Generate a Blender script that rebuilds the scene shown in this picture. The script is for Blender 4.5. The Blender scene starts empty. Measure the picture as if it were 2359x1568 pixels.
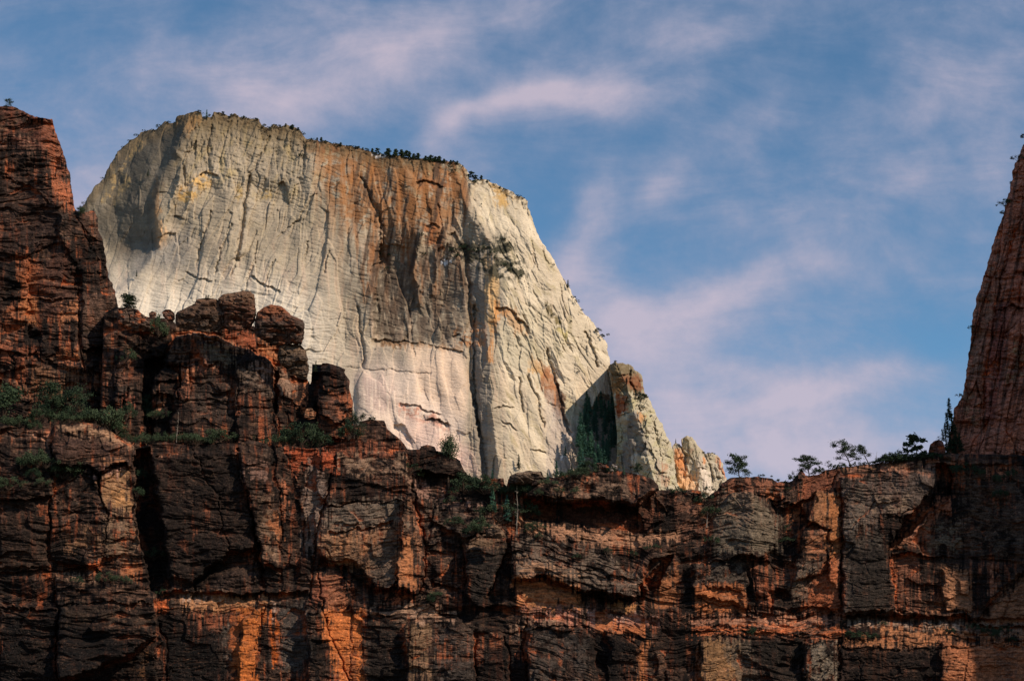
import bpy, math, random
import numpy as np
F = np.float32
# ------------------------------------------------------------------ camera, world, sun, exposure
LENS, PITCH = 52.0, math.radians(16.5)
CAM = (0.0, 0.0, 1.7)
SUN_AZ = math.radians(52)     # to the right of straight behind the camera
SUN_EL = math.radians(36)
sc = bpy.context.scene
sc.unit_settings.system = 'METRIC'
cd = bpy.data.cameras.new('camera'); cam = bpy.data.objects.new('camera', cd)
sc.collection.objects.link(cam); sc.camera = cam
cam.location = CAM; cam.rotation_euler = (math.pi/2 + PITCH, 0, 0)
cd.lens = LENS; cd.sensor_width = 36.0; cd.clip_start = 0.5; cd.clip_end = 20000
sc.view_settings.view_transform = 'Standard'; sc.view_settings.look = 'None'
sc.view_settings.gamma = 1.0; sc.view_settings.use_curve_mapping = False
sc.view_settings.exposure = 0.35
sc.cycles.max_bounces = 5; sc.cycles.diffuse_bounces = 3; sc.cycles.transparent_max_bounces = 4
sundir = (math.sin(SUN_AZ)*math.cos(SUN_EL), -math.cos(SUN_AZ)*math.cos(SUN_EL), math.sin(SUN_EL))
ld = bpy.data.lights.new('sun', 'SUN'); ld.energy = 3.9; ld.angle = math.radians(0.5); ld.color = (1.0, 0.83, 0.65)
lo = bpy.data.objects.new('sun', ld); sc.collection.objects.link(lo)
from mathutils import Vector
lo.rotation_euler = Vector(sundir).to_track_quat('Z', 'Y').to_euler()
lo.location = (300, -300, 900)

TW = 18.0/LENS; TH = TW*680/1024
CP, SP = math.cos(PITCH), math.sin(PITCH)
def ray(px, py):
    "photo coordinates (2359 x 1568) -> world x and z per metre of depth y"
    sx = (px/2359.0-0.5)*2*TW; sy = (0.5-py/1568.0)*2*TH
    yc = CP - sy*SP
    return sx/yc, (SP + sy*CP)/yc
UPX = 2*TW/2359

# ---- sky: Nishita with thin high cloud mixed in by direction
w = bpy.data.worlds.new('World'); sc.world = w; w.use_nodes = True
nt = w.node_tree; nt.nodes.clear()
def N_(t, **k):
    n = nt.nodes.new(t)
    for a, b in k.items(): setattr(n, a, b)
    return n
def L_(a, b): nt.links.new(a, b)
def M_(op, a, b=None, c=None, clamp=False):
    n = N_('ShaderNodeMath', operation=op); n.use_clamp = clamp
    for i, v in enumerate((a, b, c)):
        if v is None: continue
        if isinstance(v, (int, float)): n.inputs[i].default_value = v
        else: L_(v, n.inputs[i])
    return n.outputs[0]
sky = N_('ShaderNodeTexSky', sky_type='NISHITA'); sky.sun_disc = False
sky.sun_elevation = SUN_EL; sky.sun_rotation = math.pi - SUN_AZ; sky.altitude = 1200
sky.air_density = 1.0; sky.dust_density = 0.6; sky.ozone_density = 2.0
tc = N_('ShaderNodeTexCoord'); sep = N_('ShaderNodeSeparateXYZ'); L_(tc.outputs['Generated'], sep.inputs[0])
yy = M_('MAXIMUM', M_('ABSOLUTE', sep.outputs[1]), 0.12)
U = M_('DIVIDE', sep.outputs[0], yy); V = M_('DIVIDE', sep.outputs[2], yy)
comb = N_('ShaderNodeCombineXYZ'); L_(U, comb.inputs[0]); L_(V, comb.inputs[1])
wn = N_('ShaderNodeTexNoise'); wn.inputs['Scale'].default_value = 5; wn.inputs['Detail'].default_value = 4; L_(comb.outputs[0], wn.inputs['Vector'])
wsep = N_('ShaderNodeSeparateColor'); L_(wn.outputs['Color'], wsep.inputs[0])
Uw = M_('ADD', U, M_('MULTIPLY', M_('SUBTRACT', wsep.outputs[0], 0.5), 0.09))
Vw = M_('ADD', V, M_('MULTIPLY', M_('SUBTRACT', wsep.outputs[1], 0.5), 0.09))
def blob(px, py, rx, ry, ang, amp):
    u0, v0 = ray(px, py); ca, sa = math.cos(math.radians(ang)), math.sin(math.radians(ang))
    du = M_('SUBTRACT', Uw, u0); dv = M_('SUBTRACT', Vw, v0)
    a = M_('MULTIPLY_ADD', du, ca, M_('MULTIPLY', dv, sa)); b = M_('MULTIPLY_ADD', dv, ca, M_('MULTIPLY', du, -sa))
    a = M_('DIVIDE', a, rx*UPX); b = M_('DIVIDE', b, ry*UPX)
    r = M_('MULTIPLY_ADD', a, a, M_('MULTIPLY', b, b))
    return M_('MULTIPLY', M_('POWER', 2.718, M_('MULTIPLY', r, -1.0)), amp)
CLOUD = [(650,230,420,140,20,.42),(1000,60,400,90,12,.30),(150,620,260,260,50,.5),(1150,265,150,36,14,.42),(1380,205,180,50,8,.45),
  (1010,330,90,45,45,.4),(1330,560,60,220,-18,.42),(1470,760,170,130,10,.55),(1650,940,260,110,0,.45),(1800,1070,460,100,0,.50),(1950,885,330,45,10,.32),(1720,850,120,40,-10,.2),
  (1700,640,260,60,15,.35),(2050,420,300,60,35,.20),(2200,180,240,90,30,.20),(1780,250,120,60,30,.2),(1600,60,200,50,15,.22),(1500,420,120,60,60,.25),
  (1250,500,110,120,0,-.35),(1900,170,150,120,30,-.25),(1420,300,90,40,0,-.2),(2200,760,200,120,10,-.2),(1600,620,100,60,0,-.2),(250,60,300,60,0,-.15),(1480,640,60,60,0,-.15),(1900,780,200,50,5,-.12)]
acc = None
for b_ in CLOUD:
    o = blob(*b_); acc = o if acc is None else M_('ADD', acc, o)
mp = N_('ShaderNodeMapping'); mp.inputs['Rotation'].default_value = (0, 0, math.radians(-24)); mp.inputs['Scale'].default_value = (3.6, 8.5, 1); L_(comb.outputs[0], mp.inputs[0])
n1 = N_('ShaderNodeTexNoise'); n1.inputs['Scale'].default_value = 2.0; n1.inputs['Detail'].default_value = 7; n1.inputs['Roughness'].default_value = .64; n1.inputs['Distortion'].default_value = .5; L_(mp.outputs[0], n1.inputs['Vector'])
n2 = N_('ShaderNodeTexNoise'); n2.inputs['Scale'].default_value = 16; n2.inputs['Roughness'].default_value = .62; n2.inputs['Detail'].default_value = 6; L_(comb.outputs[0], n2.inputs['Vector'])
nn = M_('ADD', M_('MULTIPLY', M_('SUBTRACT', n1.outputs[0], .5), .85), M_('MULTIPLY', M_('SUBTRACT', n2.outputs[0], .5), .8))
cover = M_('ADD', M_('ADD', acc, nn), 0.42, clamp=True)
ramp = N_('ShaderNodeValToRGB'); L_(cover, ramp.inputs[0])
e = ramp.color_ramp.elements; e[0].position = 0; e[0].color = (0,0,0,1); e[1].position = 1; e[1].color = (.85,.85,.85,1)
ramp.color_ramp.interpolation = 'EASE'
tint = N_('ShaderNodeMix', data_type='RGBA', blend_type='MULTIPLY'); tint.inputs[0].default_value = 1
L_(sky.outputs[0], tint.inputs[6]); tint.inputs[7].default_value = (0.82, 1.16, 1.22, 1)
ccol = N_('ShaderNodeMix', data_type='RGBA'); L_(M_('POWER', cover, 1.6), ccol.inputs[0])
ccol.inputs[6].default_value = (2.2, 3.0, 4.6, 1); ccol.inputs[7].default_value = (5.8, 5.0, 5.9, 1)
mix = N_('ShaderNodeMix', data_type='RGBA'); L_(ramp.outputs[0], mix.inputs[0]); L_(tint.outputs[2], mix.inputs[6]); L_(ccol.outputs[2], mix.inputs[7])
bg = N_('ShaderNodeBackground'); bg.inputs[1].default_value = 0.08; L_(mix.outputs[2], bg.inputs[0])
wo = N_('ShaderNodeOutputWorld'); L_(bg.outputs[0], wo.inputs[0])

# ------------------------------------------------------------------ numpy noise
_rng = np.random.RandomState(7)
PERM = np.tile(_rng.permutation(256), 3).astype(np.int32)
ANG = _rng.rand(256)*2*np.pi
GX_, GY_ = np.cos(ANG).astype(F), np.sin(ANG).astype(F)
HV = _rng.rand(256).astype(F)
def perlin(x, y, seed=0):
    x = np.asarray(x, F); y = np.asarray(y, F)
    xi = np.floor(x).astype(np.int32); yi = np.floor(y).astype(np.int32)
    xf = x-xi; yf = y-yi; xi = (xi+seed*37) & 255; yi = (yi+seed*91) & 255
    u = xf*xf*xf*(xf*(xf*6-15)+10); v = yf*yf*yf*(yf*(yf*6-15)+10)
    def g(a, b, dx, dy):
        h = PERM[PERM[a & 255]+(b & 255)]; return GX_[h]*dx+GY_[h]*dy
    a = g(xi, yi, xf, yf); b = g(xi+1, yi, xf-1, yf); c = g(xi, yi+1, xf, yf-1); d = g(xi+1, yi+1, xf-1, yf-1)
    return (a+u*(b-a))*(1-v)+(c+u*(d-c))*v
def fbm(x, y, o=4, seed=0, gain=.5):
    s = 0; a = 1.0
    for i in range(o):
        s = s+a*perlin(x, y, seed+i*3); x = x*2.03; y = y*2.03; a *= gain
    return s
def ridged(x, y, o=4, seed=0):
    s = 0; a = 1.0
    for i in range(o):
        s = s+a*(1-2.2*np.abs(perlin(x, y, seed+i*5))); x = x*2.03; y = y*2.03; a *= .5
    return s/1.9
def sstep(a, b, x):
    t = np.clip((x-a)/(b-a), 0, 1); return t*t*(3-2*t)
def steps(s, seed=0, sharp=6.0):
    "random ledge profile of bedding coordinate s: flat runs with sharp steps"
    k = np.floor(s).astype(np.int32); f = s-k
    r0 = HV[(k*57+seed*13) & 255]; r1 = HV[((k+1)*57+seed*13) & 255]
    return r0+(r1-r0)*sstep(1-1/sharp, 1, f)
def grooves(q, per, seed, wd):
    k = np.floor(q/per); f = q/per-k; c = .25+.5*HV[(k.astype(np.int32)*43+seed) & 255]
    return np.exp(-((f-c)*per/wd)**2), (f-c)
def cells(x, y, sx, sy, seed=0, tilt=.5, crk=0.0, jit=.9):
    "broken angular blocks: every cell a plane with its own offset and tilt; returns relief of about +-1"
    u = x/sx; v = y/sy; ui = np.floor(u).astype(np.int32); vi = np.floor(v).astype(np.int32)
    b1 = np.full(u.shape, 9., F); b2 = b1.copy(); out = np.zeros(u.shape, F)
    for a in (-1, 0, 1):
        for b in (-1, 0, 1):
            ci = ui+a; cj = vi+b; h = PERM[PERM[(ci+seed*17) & 255]+((cj+seed*53) & 255)]
            cx = ci+.5+(HV[h]-.5)*jit; cy = cj+.5+(HV[(h+101) & 255]-.5)*jit
            dx = u-cx; dy = v-cy; d = dx*dx+dy*dy
            val = (HV[(h+57) & 255]-.5)*2+dx*(HV[(h+23) & 255]-.5)*4*tilt+dy*(HV[(h+191) & 255]-.35)*4*tilt
            m = d < b1; b2 = np.where(m, b1, np.minimum(b2, d)); b1 = np.where(m, d, b1); out = np.where(m, val, out)
    if crk: out = out+crk*np.exp(-((np.sqrt(b2)-np.sqrt(b1))/.05)**2)
    return out.astype(F)
def blur(a, r):
    for ax in (0, 1):
        c = np.cumsum(np.concatenate([np.repeat(np.take(a, [0], ax), r+1, ax), a, np.repeat(np.take(a, [-1], ax), r, ax)], ax), ax, dtype=np.float64)
        n = a.shape[ax]; a = ((np.take(c, range(2*r+1, 2*r+1+n), ax)-np.take(c, range(0, n), ax))/(2*r+1)).astype(F)
    return a
OFF = {'1':(0,188.7,.34),'2':(660.5,235.9,.34),'3':(0,613.3,.34),'4':(754.9,707.7,.34),'5':(1557,707.7,.34),'6':(0,1035.1,.34),
       '7':(754.9,1035.1,.34),'8':(1557,1035.1,.34),'9':(2075.9,235.9,.5413),'a':(264.2,651.1,.2),'b':(0,877.6,.2),'c':(1273.9,811.5,.2),
       'd':(1745.7,896.4,.2),'0':(0,0,1)}
def T(tag, pts):
    ox, oy, k = OFF[tag]; a = np.array(pts, float).reshape(-1, 2)
    return np.stack([ox+a[:,0]*k, oy+a[:,1]*k], 1)
class Canvas:
    "relief (in photo pixels, positive = farther), rock colour and bedding offset over a patch of cliff"
    def __init__(s, x0, x1, y0, y1, base, seed, rag=1.0):
        s.x0, s.y0 = x0, y0; s.seed = seed; s.rag = rag
        s.X, s.Y = np.meshgrid(np.arange(x0, x1+1, dtype=F), np.arange(y0, y1+1, dtype=F))
        X, Y = s.X, s.Y
        s.D = np.zeros_like(X); s.S = np.zeros_like(X); s.A = np.ones_like(X)
        s.C = np.ones(X.shape+(3,), F)*np.array(base, F)
        wx = fbm(X/40, Y/40, 3, seed)*(4+3.5*rag)+fbm(X/9, Y/9, 2, seed+4)*3.2
        wy = fbm(X/40, Y/40, 3, seed+9)*(4+3.5*rag)+fbm(X/9, Y/9, 2, seed+14)*3.2
        s.wx, s.wy = X+wx, Y+wy
        s.nv = sstep(-.25, .3, fbm(X/7, Y/150, 4, seed+20, .6)+.25*fbm(X/60, Y/60, 2, seed+21))
        s.np = sstep(-.25, .3, fbm(X/26, Y/20, 5, seed+30, .65))
        s.nh = sstep(-.25, .3, fbm(X/90+Y/300, Y/7, 4, seed+40, .6))
    def sl(s, pts, pad):
        h, w_ = s.X.shape
        a = max(0, int(pts[:,0].min()-pad-s.x0)); b = min(w_, int(pts[:,0].max()+pad-s.x0)+1)
        c = max(0, int(pts[:,1].min()-pad-s.y0)); d = min(h, int(pts[:,1].max()+pad-s.y0)+1)
        return (slice(c, max(c, d)), slice(a, max(a, b)))
    def dist(s, pts, sl, closed, raw=False):
        x = (s.X if raw else s.wx)[sl]; y = (s.Y if raw else s.wy)[sl]
        best = np.full(x.shape, 1e9, F); inside = np.zeros(x.shape, bool); n = len(pts)
        for i in range(n if closed else n-1):
            ax, ay = pts[i]; bx, by = pts[(i+1) % n]
            dx, dy = bx-ax, by-ay; L = dx*dx+dy*dy+1e-6
            t = np.clip(((x-ax)*dx+(y-ay)*dy)/L, 0, 1)
            best = np.minimum(best, (x-ax-t*dx)**2+(y-ay-t*dy)**2)
            if closed:
                c = (ay > y) != (by > y)
                inside ^= c & (x < (bx-ax)*(y-ay)/(by-ay+1e-9)+ax)
        d = np.sqrt(best)
        return np.where(inside, -d, d) if closed else d
    def facet(s, tag, pts, off=0, gx=0, gy=0, soft=2.5, bulge=0, bw=12, tilt=None, amp=None):
        p = T(tag, pts); sl = s.sl(p, 14+soft); d = s.dist(p, sl, True)
        soft = soft*.6; bulge = bulge*.5; bw = bw*.7; m = sstep(soft, -soft, d); xc, yc = p.mean(0)
        s.D[sl] += m*(off+gx*(s.X[sl]-xc)+gy*(s.Y[sl]-yc)) - m*bulge*(1-np.exp(np.minimum(d, 0)/bw))
        r = random.Random(int(p[0,0]*31+p[0,1])); ph = r.uniform(0, 40); ti = r.uniform(-.08, .08) if tilt is None else tilt
        hard = (m > .5)
        s.S[sl] = np.where(hard, ph+ti*(s.X[sl]-xc), s.S[sl])
        if amp is not None: s.A[sl] = s.A[sl]*(1-m)+amp*m
    def crack(s, tag, pts, w=2.2, dep=12, raw=False):
        p = T(tag, pts); sl = s.sl(p, 14+w*3); d = s.dist(p, sl, False, raw)
        s.D[sl] += dep*np.exp(-(d/w)**2)
    def rib(s, tag, pts, w=8, h=8):
        p = T(tag, pts); sl = s.sl(p, 14+w*3); d = s.dist(p, sl, False)
        s.D[sl] -= h*np.exp(-np.abs(d)/w)
    def lip(s, tag, pts, h=20, dep=14, prot=3, p_=1.0):
        "overhang: rock under the line cut back by dep, easing out h below it"
        p = T(tag, pts); sl = s.sl(p, 14+h); x = s.wx[sl]; y = s.wy[sl]
        if x.size == 0: return
        ly = np.interp(x, p[:,0], p[:,1]); t = (y-ly)/h
        tap = sstep(p[0,0]-3, p[0,0]+8, x)*sstep(p[-1,0]+3, p[-1,0]-8, x)
        s.D[sl] += tap*np.where((t > 0) & (t < 1), dep*(1-np.clip(t, 0, 1))**p_*sstep(0, .06, t), 0)
        s.D[sl] -= tap*prot*np.where(t <= 0, np.exp(-np.abs(t)*2.5), 0)
    def paint(s, tag, pts, col, a=.8, mode='p', soft=6, gain=1.0):
        p = T(tag, pts); sl = s.sl(p, 14+soft); d = s.dist(p, sl, True)+((s.nv[sl]-.5)*8+(s.np[sl]-.5)*6)*s.rag; m = sstep(soft, -soft, d)*a
        if mode == 'v': m = m*np.clip(s.nv[sl]*1.5*gain, 0, 1)
        elif mode == 'V': m = m*np.clip((1-s.nv[sl])*1.5*gain, 0, 1)
        elif mode == 'p': m = m*np.clip(s.np[sl]*1.6*gain, 0, 1)
        elif mode == 'h': m = m*np.clip(s.nh[sl]*1.5*gain, 0, 1)
        else: m = m*(.62+.38*np.clip(s.np[sl]*.8+s.nh[sl]*.4+s.nv[sl]*.4, 0, 1))
        s.C[sl] = s.C[sl]*(1-m[...,None])+np.array(col, F)*m[...,None]
    def stain(s, m, col):  # blends a colour in by mask, for stains and for painted-in shade
        m = np.clip(m, 0, 1)[...,None]; s.C = s.C*(1-m)+np.array(col, F)*m
    def samp(s, arr, px, py):
        h, w_ = s.X.shape; x = np.clip(px-s.x0, 0, w_-1.001); y = np.clip(py-s.y0, 0, h-1.001)
        xi = x.astype(int); yi = y.astype(int); fx = x-xi; fy = y-yi
        if arr.ndim == 3: fx = fx[...,None]; fy = fy[...,None]
        return (arr[yi,xi]*(1-fx)+arr[yi,xi+1]*fx)*(1-fy)+(arr[yi+1,xi]*(1-fx)+arr[yi+1,xi+1]*fx)*fy

# ------------------------------------------------------------------ materials
def new_mat(name):
    m = bpy.data.materials.new(name); m.use_nodes = True; t = m.node_tree; t.nodes.clear()
    out = t.nodes.new('ShaderNodeOutputMaterial'); b = t.nodes.new('ShaderNodeBsdfPrincipled')
    t.links.new(b.outputs[0], out.inputs[0]); b.inputs['Roughness'].default_value = .95
    b.inputs['Specular IOR Level'].default_value = .12
    return m, t, b
def rock_mat(name, scale, bump, speck=.0, contrast=.5, attr=True, col=(.2,.1,.06)):
    m, t, b = new_mat(name)
    def nd(k): return t.nodes.new(k)
    co = nd('ShaderNodeTexCoord')
    mp = nd('ShaderNodeMapping'); mp.inputs['Scale'].default_value = (1/scale, 1/scale, 2.2/scale); t.links.new(co.outputs['Object'], mp.inputs[0])
    n = nd('ShaderNodeTexNoise'); n.inputs['Scale'].default_value = 1; n.inputs['Detail'].default_value = 8; n.inputs['Roughness'].default_value = .68; t.links.new(mp.outputs[0], n.inputs['Vector'])
    mp2 = nd('ShaderNodeMapping'); mp2.inputs['Scale'].default_value = (.25/scale, .25/scale, 2.1/scale); mp2.inputs['Rotation'].default_value = (0, .08, 0); t.links.new(co.outputs['Object'], mp2.inputs[0])
    n2 = nd('ShaderNodeTexNoise'); n2.inputs['Scale'].default_value = 1; n2.inputs['Detail'].default_value = 5; n2.inputs['Roughness'].default_value = .6; t.links.new(mp2.outputs[0], n2.inputs['Vector'])
    if attr:
        at = nd('ShaderNodeAttribute'); at.attribute_name = 'rock'; base = at.outputs['Color']
    else:
        rg = nd('ShaderNodeRGB'); rg.outputs[0].default_value = (*col, 1); base = rg.outputs[0]
    mr = nd('ShaderNodeMapRange'); mr.inputs[1].default_value = .3; mr.inputs[2].default_value = .7; mr.inputs[3].default_value = 1-contrast; mr.inputs[4].default_value = 1+contrast
    ad = nd('ShaderNodeMath'); ad.operation = 'MULTIPLY_ADD'; ad.inputs[1].default_value = .68
    t.links.new(n.outputs[0], ad.inputs[0])
    hf = nd('ShaderNodeMath'); hf.operation = 'MULTIPLY'; hf.inputs[1].default_value = .32; t.links.new(n2.outputs[0], hf.inputs[0]); t.links.new(hf.outputs[0], ad.inputs[2])
    t.links.new(ad.outputs[0], mr.inputs[0])
    mx = nd('ShaderNodeMix'); mx.data_type = 'RGBA'; mx.blend_type = 'MULTIPLY'; mx.inputs[0].default_value = 1
    t.links.new(base, mx.inputs[6]); t.links.new(mr.outputs[0], mx.inputs[7]); last = mx.outputs[2]
    if speck > 0:
        sn = nd('ShaderNodeTexNoise'); sn.inputs['Scale'].default_value = 3.6/scale; sn.inputs['Detail'].default_value = 3; t.links.new(co.outputs['Object'], sn.inputs['Vector'])
        sr = nd('ShaderNodeMapRange'); sr.inputs[1].default_value = .60; sr.inputs[2].default_value = .70; sr.inputs[3].default_value = 0; sr.inputs[4].default_value = speck; t.links.new(sn.outputs[0], sr.inputs[0])
        m3 = nd('ShaderNodeMix'); m3.data_type = 'RGBA'; t.links.new(sr.outputs[0], m3.inputs[0]); t.links.new(last, m3.inputs[6]); m3.inputs[7].default_value = (.36, .27, .21, 1); last = m3.outputs[2]
    t.links.new(last, b.inputs['Base Color'])
    bp = nd('ShaderNodeBump'); bp.inputs['Strength'].default_value = 1; bp.inputs['Distance'].default_value = bump
    t.links.new(ad.outputs[0], bp.inputs['Height']); t.links.new(bp.outputs[0], b.inputs['Normal'])
    return m
MAT_NEAR = rock_mat('red_sandstone', 1.3, .7, .12, .9)
MAT_FAR = rock_mat('pale_sandstone', 3.0, 1.3, 0, .26)
def tag(o, label=None, cat=None, group=None, kind=None):
    for k, v in (('label', label), ('category', cat), ('group', group), ('kind', kind)):
        if v: o[k] = v
    return o
def link_mesh(name, V_, F_, mat, C=None, parent=None, smooth=True):
    me = bpy.data.meshes.new(name)
    V_ = np.asarray(V_, F); F_ = np.asarray(F_, np.int32); n = F_.shape[1]
    me.vertices.add(len(V_)); me.vertices.foreach_set('co', V_.ravel())
    me.loops.add(F_.size); me.loops.foreach_set('vertex_index', F_.ravel())
    me.polygons.add(len(F_)); me.polygons.foreach_set('loop_start', np.arange(0, F_.size, n, dtype=np.int32))
    me.polygons.foreach_set('use_smooth', np.full(len(F_), smooth)) 
    me.update(calc_edges=True)
    if C is not None:
        ca = me.attributes.new('rock', 'FLOAT_COLOR', 'POINT')
        ca.data.foreach_set('color', np.concatenate([C, np.ones((len(C), 1), F)], 1).astype(F).ravel())
    if mat: me.materials.append(mat)
    o = bpy.data.objects.new(name, me); sc.collection.objects.link(o)
    if parent: o.parent = parent
    return o
def resample(p, step):
    seg = np.hypot(*np.diff(p, axis=0).T); s = np.concatenate([[0], np.cumsum(seg)])
    n = max(2, int(s[-1]/step)); t = np.linspace(0, s[-1], n+1)
    return np.stack([np.interp(t, s, p[:,0]), np.interp(t, s, p[:,1])], 1), t/s[-1]
def cliff(name, cv, crest, bottom, D0, lean, py0, step, rstep, rough=2.0, back=(3, 10, 30, 90), drop=(.2, 1, 3, 20), foot=-2.0, mat=None, round_=10, rw=10, Dfun=None):
    """one rock mass: front face from canvas cv between the crest line and the bottom line; its top runs on backwards and its foot down"""
    cr, t = resample(crest, step)
    # crag the crest a little
    k = np.arange(len(cr))*step
    nrm = np.gradient(cr, axis=0); nrm = np.stack([nrm[:,1], -nrm[:,0]], 1); nrm /= np.linalg.norm(nrm, axis=1)[:,None]+1e-6
    nse = (fbm(k/22, k*0+3.3, 4, 5)*1.2+(steps(k/9., 3, 3.)-.5)*.9)*rough
    cr = cr+nrm*nse[:,None]
    seg = np.hypot(*np.diff(bottom, axis=0).T); sb = np.concatenate([[0], np.cumsum(seg)])/seg.sum()
    bo = np.stack([np.interp(t, sb, bottom[:,0]), np.interp(t, sb, bottom[:,1])], 1)
    L = np.hypot(*(cr-bo).T).max(); nr = int(L/rstep)
    v = np.linspace(0, 1, nr+1)[:,None]
    PX = bo[None,:,0]+(cr-bo)[None,:,0]*v; PY = bo[None,:,1]+(cr-bo)[None,:,1]*v
    dl = (1-v)*np.hypot(*(cr-bo).T)[None]
    rel = cv.samp(cv.D, PX, PY)+round_*np.exp(-dl/rw)
    D = (D0+lean*(py0-PY))+rel*UPX*D0
    if Dfun is not None: D = D+Dfun(PX, PY)
    X, Z = ray(PX, PY); P = np.stack([X*D, D, CAM[2]+Z*D], -1)
    C = cv.samp(cv.C, PX, PY)
    rows = [P]; cols = [C]
    sc_ = D0/450; inn = -nrm*np.sign(((bo-cr)*-nrm).sum(1))[:,None]
    for b_, d_ in zip(back, (.6, 2.5, 7, 22)):
        qx = cr[:,0]+inn[:,0]*d_; qy = cr[:,1]+inn[:,1]*d_; Dq = D[-1]+b_*sc_; X_, Z_ = ray(qx, qy)
        q = np.stack([X_*Dq, Dq, CAM[2]+Z_*Dq], -1); rows.append(q[None]); cols.append(C[-1:])
    q = q.copy(); q[:,2] = foot; rows.append(q[None]); cols.append(C[-1:])
    pre = P[0].copy(); pre[:,2] = foot; pre[:,1] -= 4
    rows.insert(0, pre[None]); cols.insert(0, C[:1])
    P = np.concatenate(rows); C = np.concatenate(cols); R, K = P.shape[:2]
    i = np.arange(R*K).reshape(R, K)
    f = np.stack([i[:-1,:-1], i[:-1,1:], i[1:,1:], i[1:,:-1]], -1).reshape(-1, 4)
    o = link_mesh(name, P.reshape(-1, 3), f, mat, C.reshape(-1, 3))
    tag(o, kind='structure')
    def at(px, py):
        px = np.array([px], F); py = np.array([py], F)
        d = (D0+lean*(py0-py))+cv.samp(cv.D, px, py)*UPX*D0
        if Dfun is not None: d = d+Dfun(px, py)
        return float(d[0])
    o_at[name] = at
    return o
o_at = {}
# ------------------------------------------------------------------ the pale mountain
def C_(*parts): return np.concatenate([T(t, p) for t, p in parts])
M_CREST = C_(('0',[(120,560),(196,470)]),
 ('1',[(600,770),(650,700),(700,650),(750,550),(790,480),(830,440),(880,395),(930,365),(945,340),(1000,325),(1060,320),(1090,290),(1120,265),(1150,275),(1190,272),(1205,235),(1260,215),(1290,205),(1330,195),(1365,200),(1378,238),(1430,238),(1450,198),(1490,212),(1530,222),(1550,238),(1590,214),(1620,238),(1660,240),(1700,245),(1750,250),(1765,270),(1775,300),(1815,312),(1850,284),(1880,300),(1930,290),(1980,310),(2030,320),(2060,370),(2072,392)]),
 ('2',[(120,247),(180,250),(280,268),(375,290),(470,300),(540,320),(600,345),(700,358),(760,358),(860,375),(960,388),(1050,395),(1120,402),(1160,408),(1195,430),(1228,478),(1240,520),(1262,525),(1300,515),(1350,520),(1400,548),(1450,572),(1500,592),(1560,630),(1600,642),(1632,672),(1634,712),(1660,780),(1690,860),(1720,930),(1770,1010),(1820,1090),(1870,1180),(1900,1230),(1940,1310),(2000,1400),(2060,1480)]),
 ('4',[(1760,60),(1830,150),(1870,210),(1895,240),(1905,330),(1915,380)]), ('c',[(680,330),(705,520)]), ('0',[(1450,1000),(1500,1060),(1560,1150)]))
m = Canvas(150, 1580, 230, 1180, (.405,.335,.248), 11)
X, Y = m.X, m.Y
# form: left shoulder, main face, dark corner column, right flank
xr = np.interp(Y, [255,300,350,420,470,570,650,700,1200], [445,425,400,368,357,372,300,240,200])   # rib edge of the main face
dl = xr-(m.wx*.5+X*.5)
m.D += np.where(dl > 0, 24*sstep(0, 18, dl)+dl*1.0*sstep(770, 540, Y), 0)
m.D += np.where(dl > 0, -np.maximum(dl-95, 0)*.85*sstep(770, 540, Y), 0)
xk = np.interp(Y, [330,400,500,560,700,850,1000,1100], [1010,1050,1085,1130,1138,1128,1140,1150])   # prow right of the dark column
xg = xk-np.interp(Y, [330,480,560,700,1000,1100], [4,20,58,55,36,30])
mid = np.clip((m.wx*.6+X*.4-xg)/(xk-xg), 0, 1)
m.D += -36*mid**1.3*sstep(380, 560, Y)+np.maximum(X-xk, 0)*.42
m.D += 18*np.exp(-((m.wx-xg)/5)**2)*sstep(520, 600, Y)
m.D += np.maximum(xg-X, 0)*-.02
# bulges over the whole face; a big broken recess in the middle, its floor a ledge
rc = sstep(862, 874, m.wx+.06*(Y-650))*sstep(1084, 1074, m.wx)*sstep(500, 610, Y)*sstep(800, 788, m.wy)
m.D += rc*.27*(1080-X)
for f_ in [('2',[(600,1000),(700,960),(850,980),(880,1150),(820,1380),(600,1350),(560,1150)],9,-.1,0,4,0),('2',[(1020,980),(1100,960),(1180,1050),(1190,1400),(1050,1380)],8,-.1,0,4,0),('2',[(640,740),(700,720),(740,900),(690,1000),(640,960)],7,-.1,0,4,0),('2',[(760,560),(800,560),(800,900),(770,900)],5,-.1,0,4,0)]:
    m.facet(*f_)
m.D += fbm(X/150, Y/260, 3, 51)*22
qs = X+.28*(Y-600)*sstep(900, 600, X)-.1*(Y-600)*sstep(600, 900, X)+fbm(X/90, Y/190, 3, 52)*16
m.D += cells(qs, Y+fbm(X/50, Y/60, 2, 50)*20, 46, 190, 12, .9, .25)*5.5*(X < 1110)+cells(qs*1.0, Y*1.0+X*.3, 17, 60, 13, .9, .3)*2.6
# cross-bedded sets
sy = Y+.24*(X-600)*0+fbm(X/120, Y/90, 3, 53)*26
setk = np.floor((sy+.16*X)/34.).astype(np.int32); fr = (sy+.16*X)/34.-setk
dip = HV[(setk*31) & 255]*.55-.08
S = (Y-dip*(X-600)+fbm(X/90, Y/50, 2, 54)*4)
ampb = (.5+.9*sstep(-.2, .35, fbm(X/110, Y/60, 3, 56)))*np.where(Y > 640, 1.25, 1)
bed = steps(S/3.2, 8, 2.)*2.0+steps(S/5.5, 1, 3.)*3.4+steps(S/13., 2, 4.)*5.2+(HV[(setk*77) & 255]-.5)*5*1.0
m.D += (.26+.3*sstep(630,680,Y)*sstep(860,760,X))*(bed*ampb - 2.6*sstep(.0, .12, fr)*sstep(1., .88, fr))*(.35+.65*sstep(-.1,.35,fbm(X/90,Y/70,3,49)))
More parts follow.
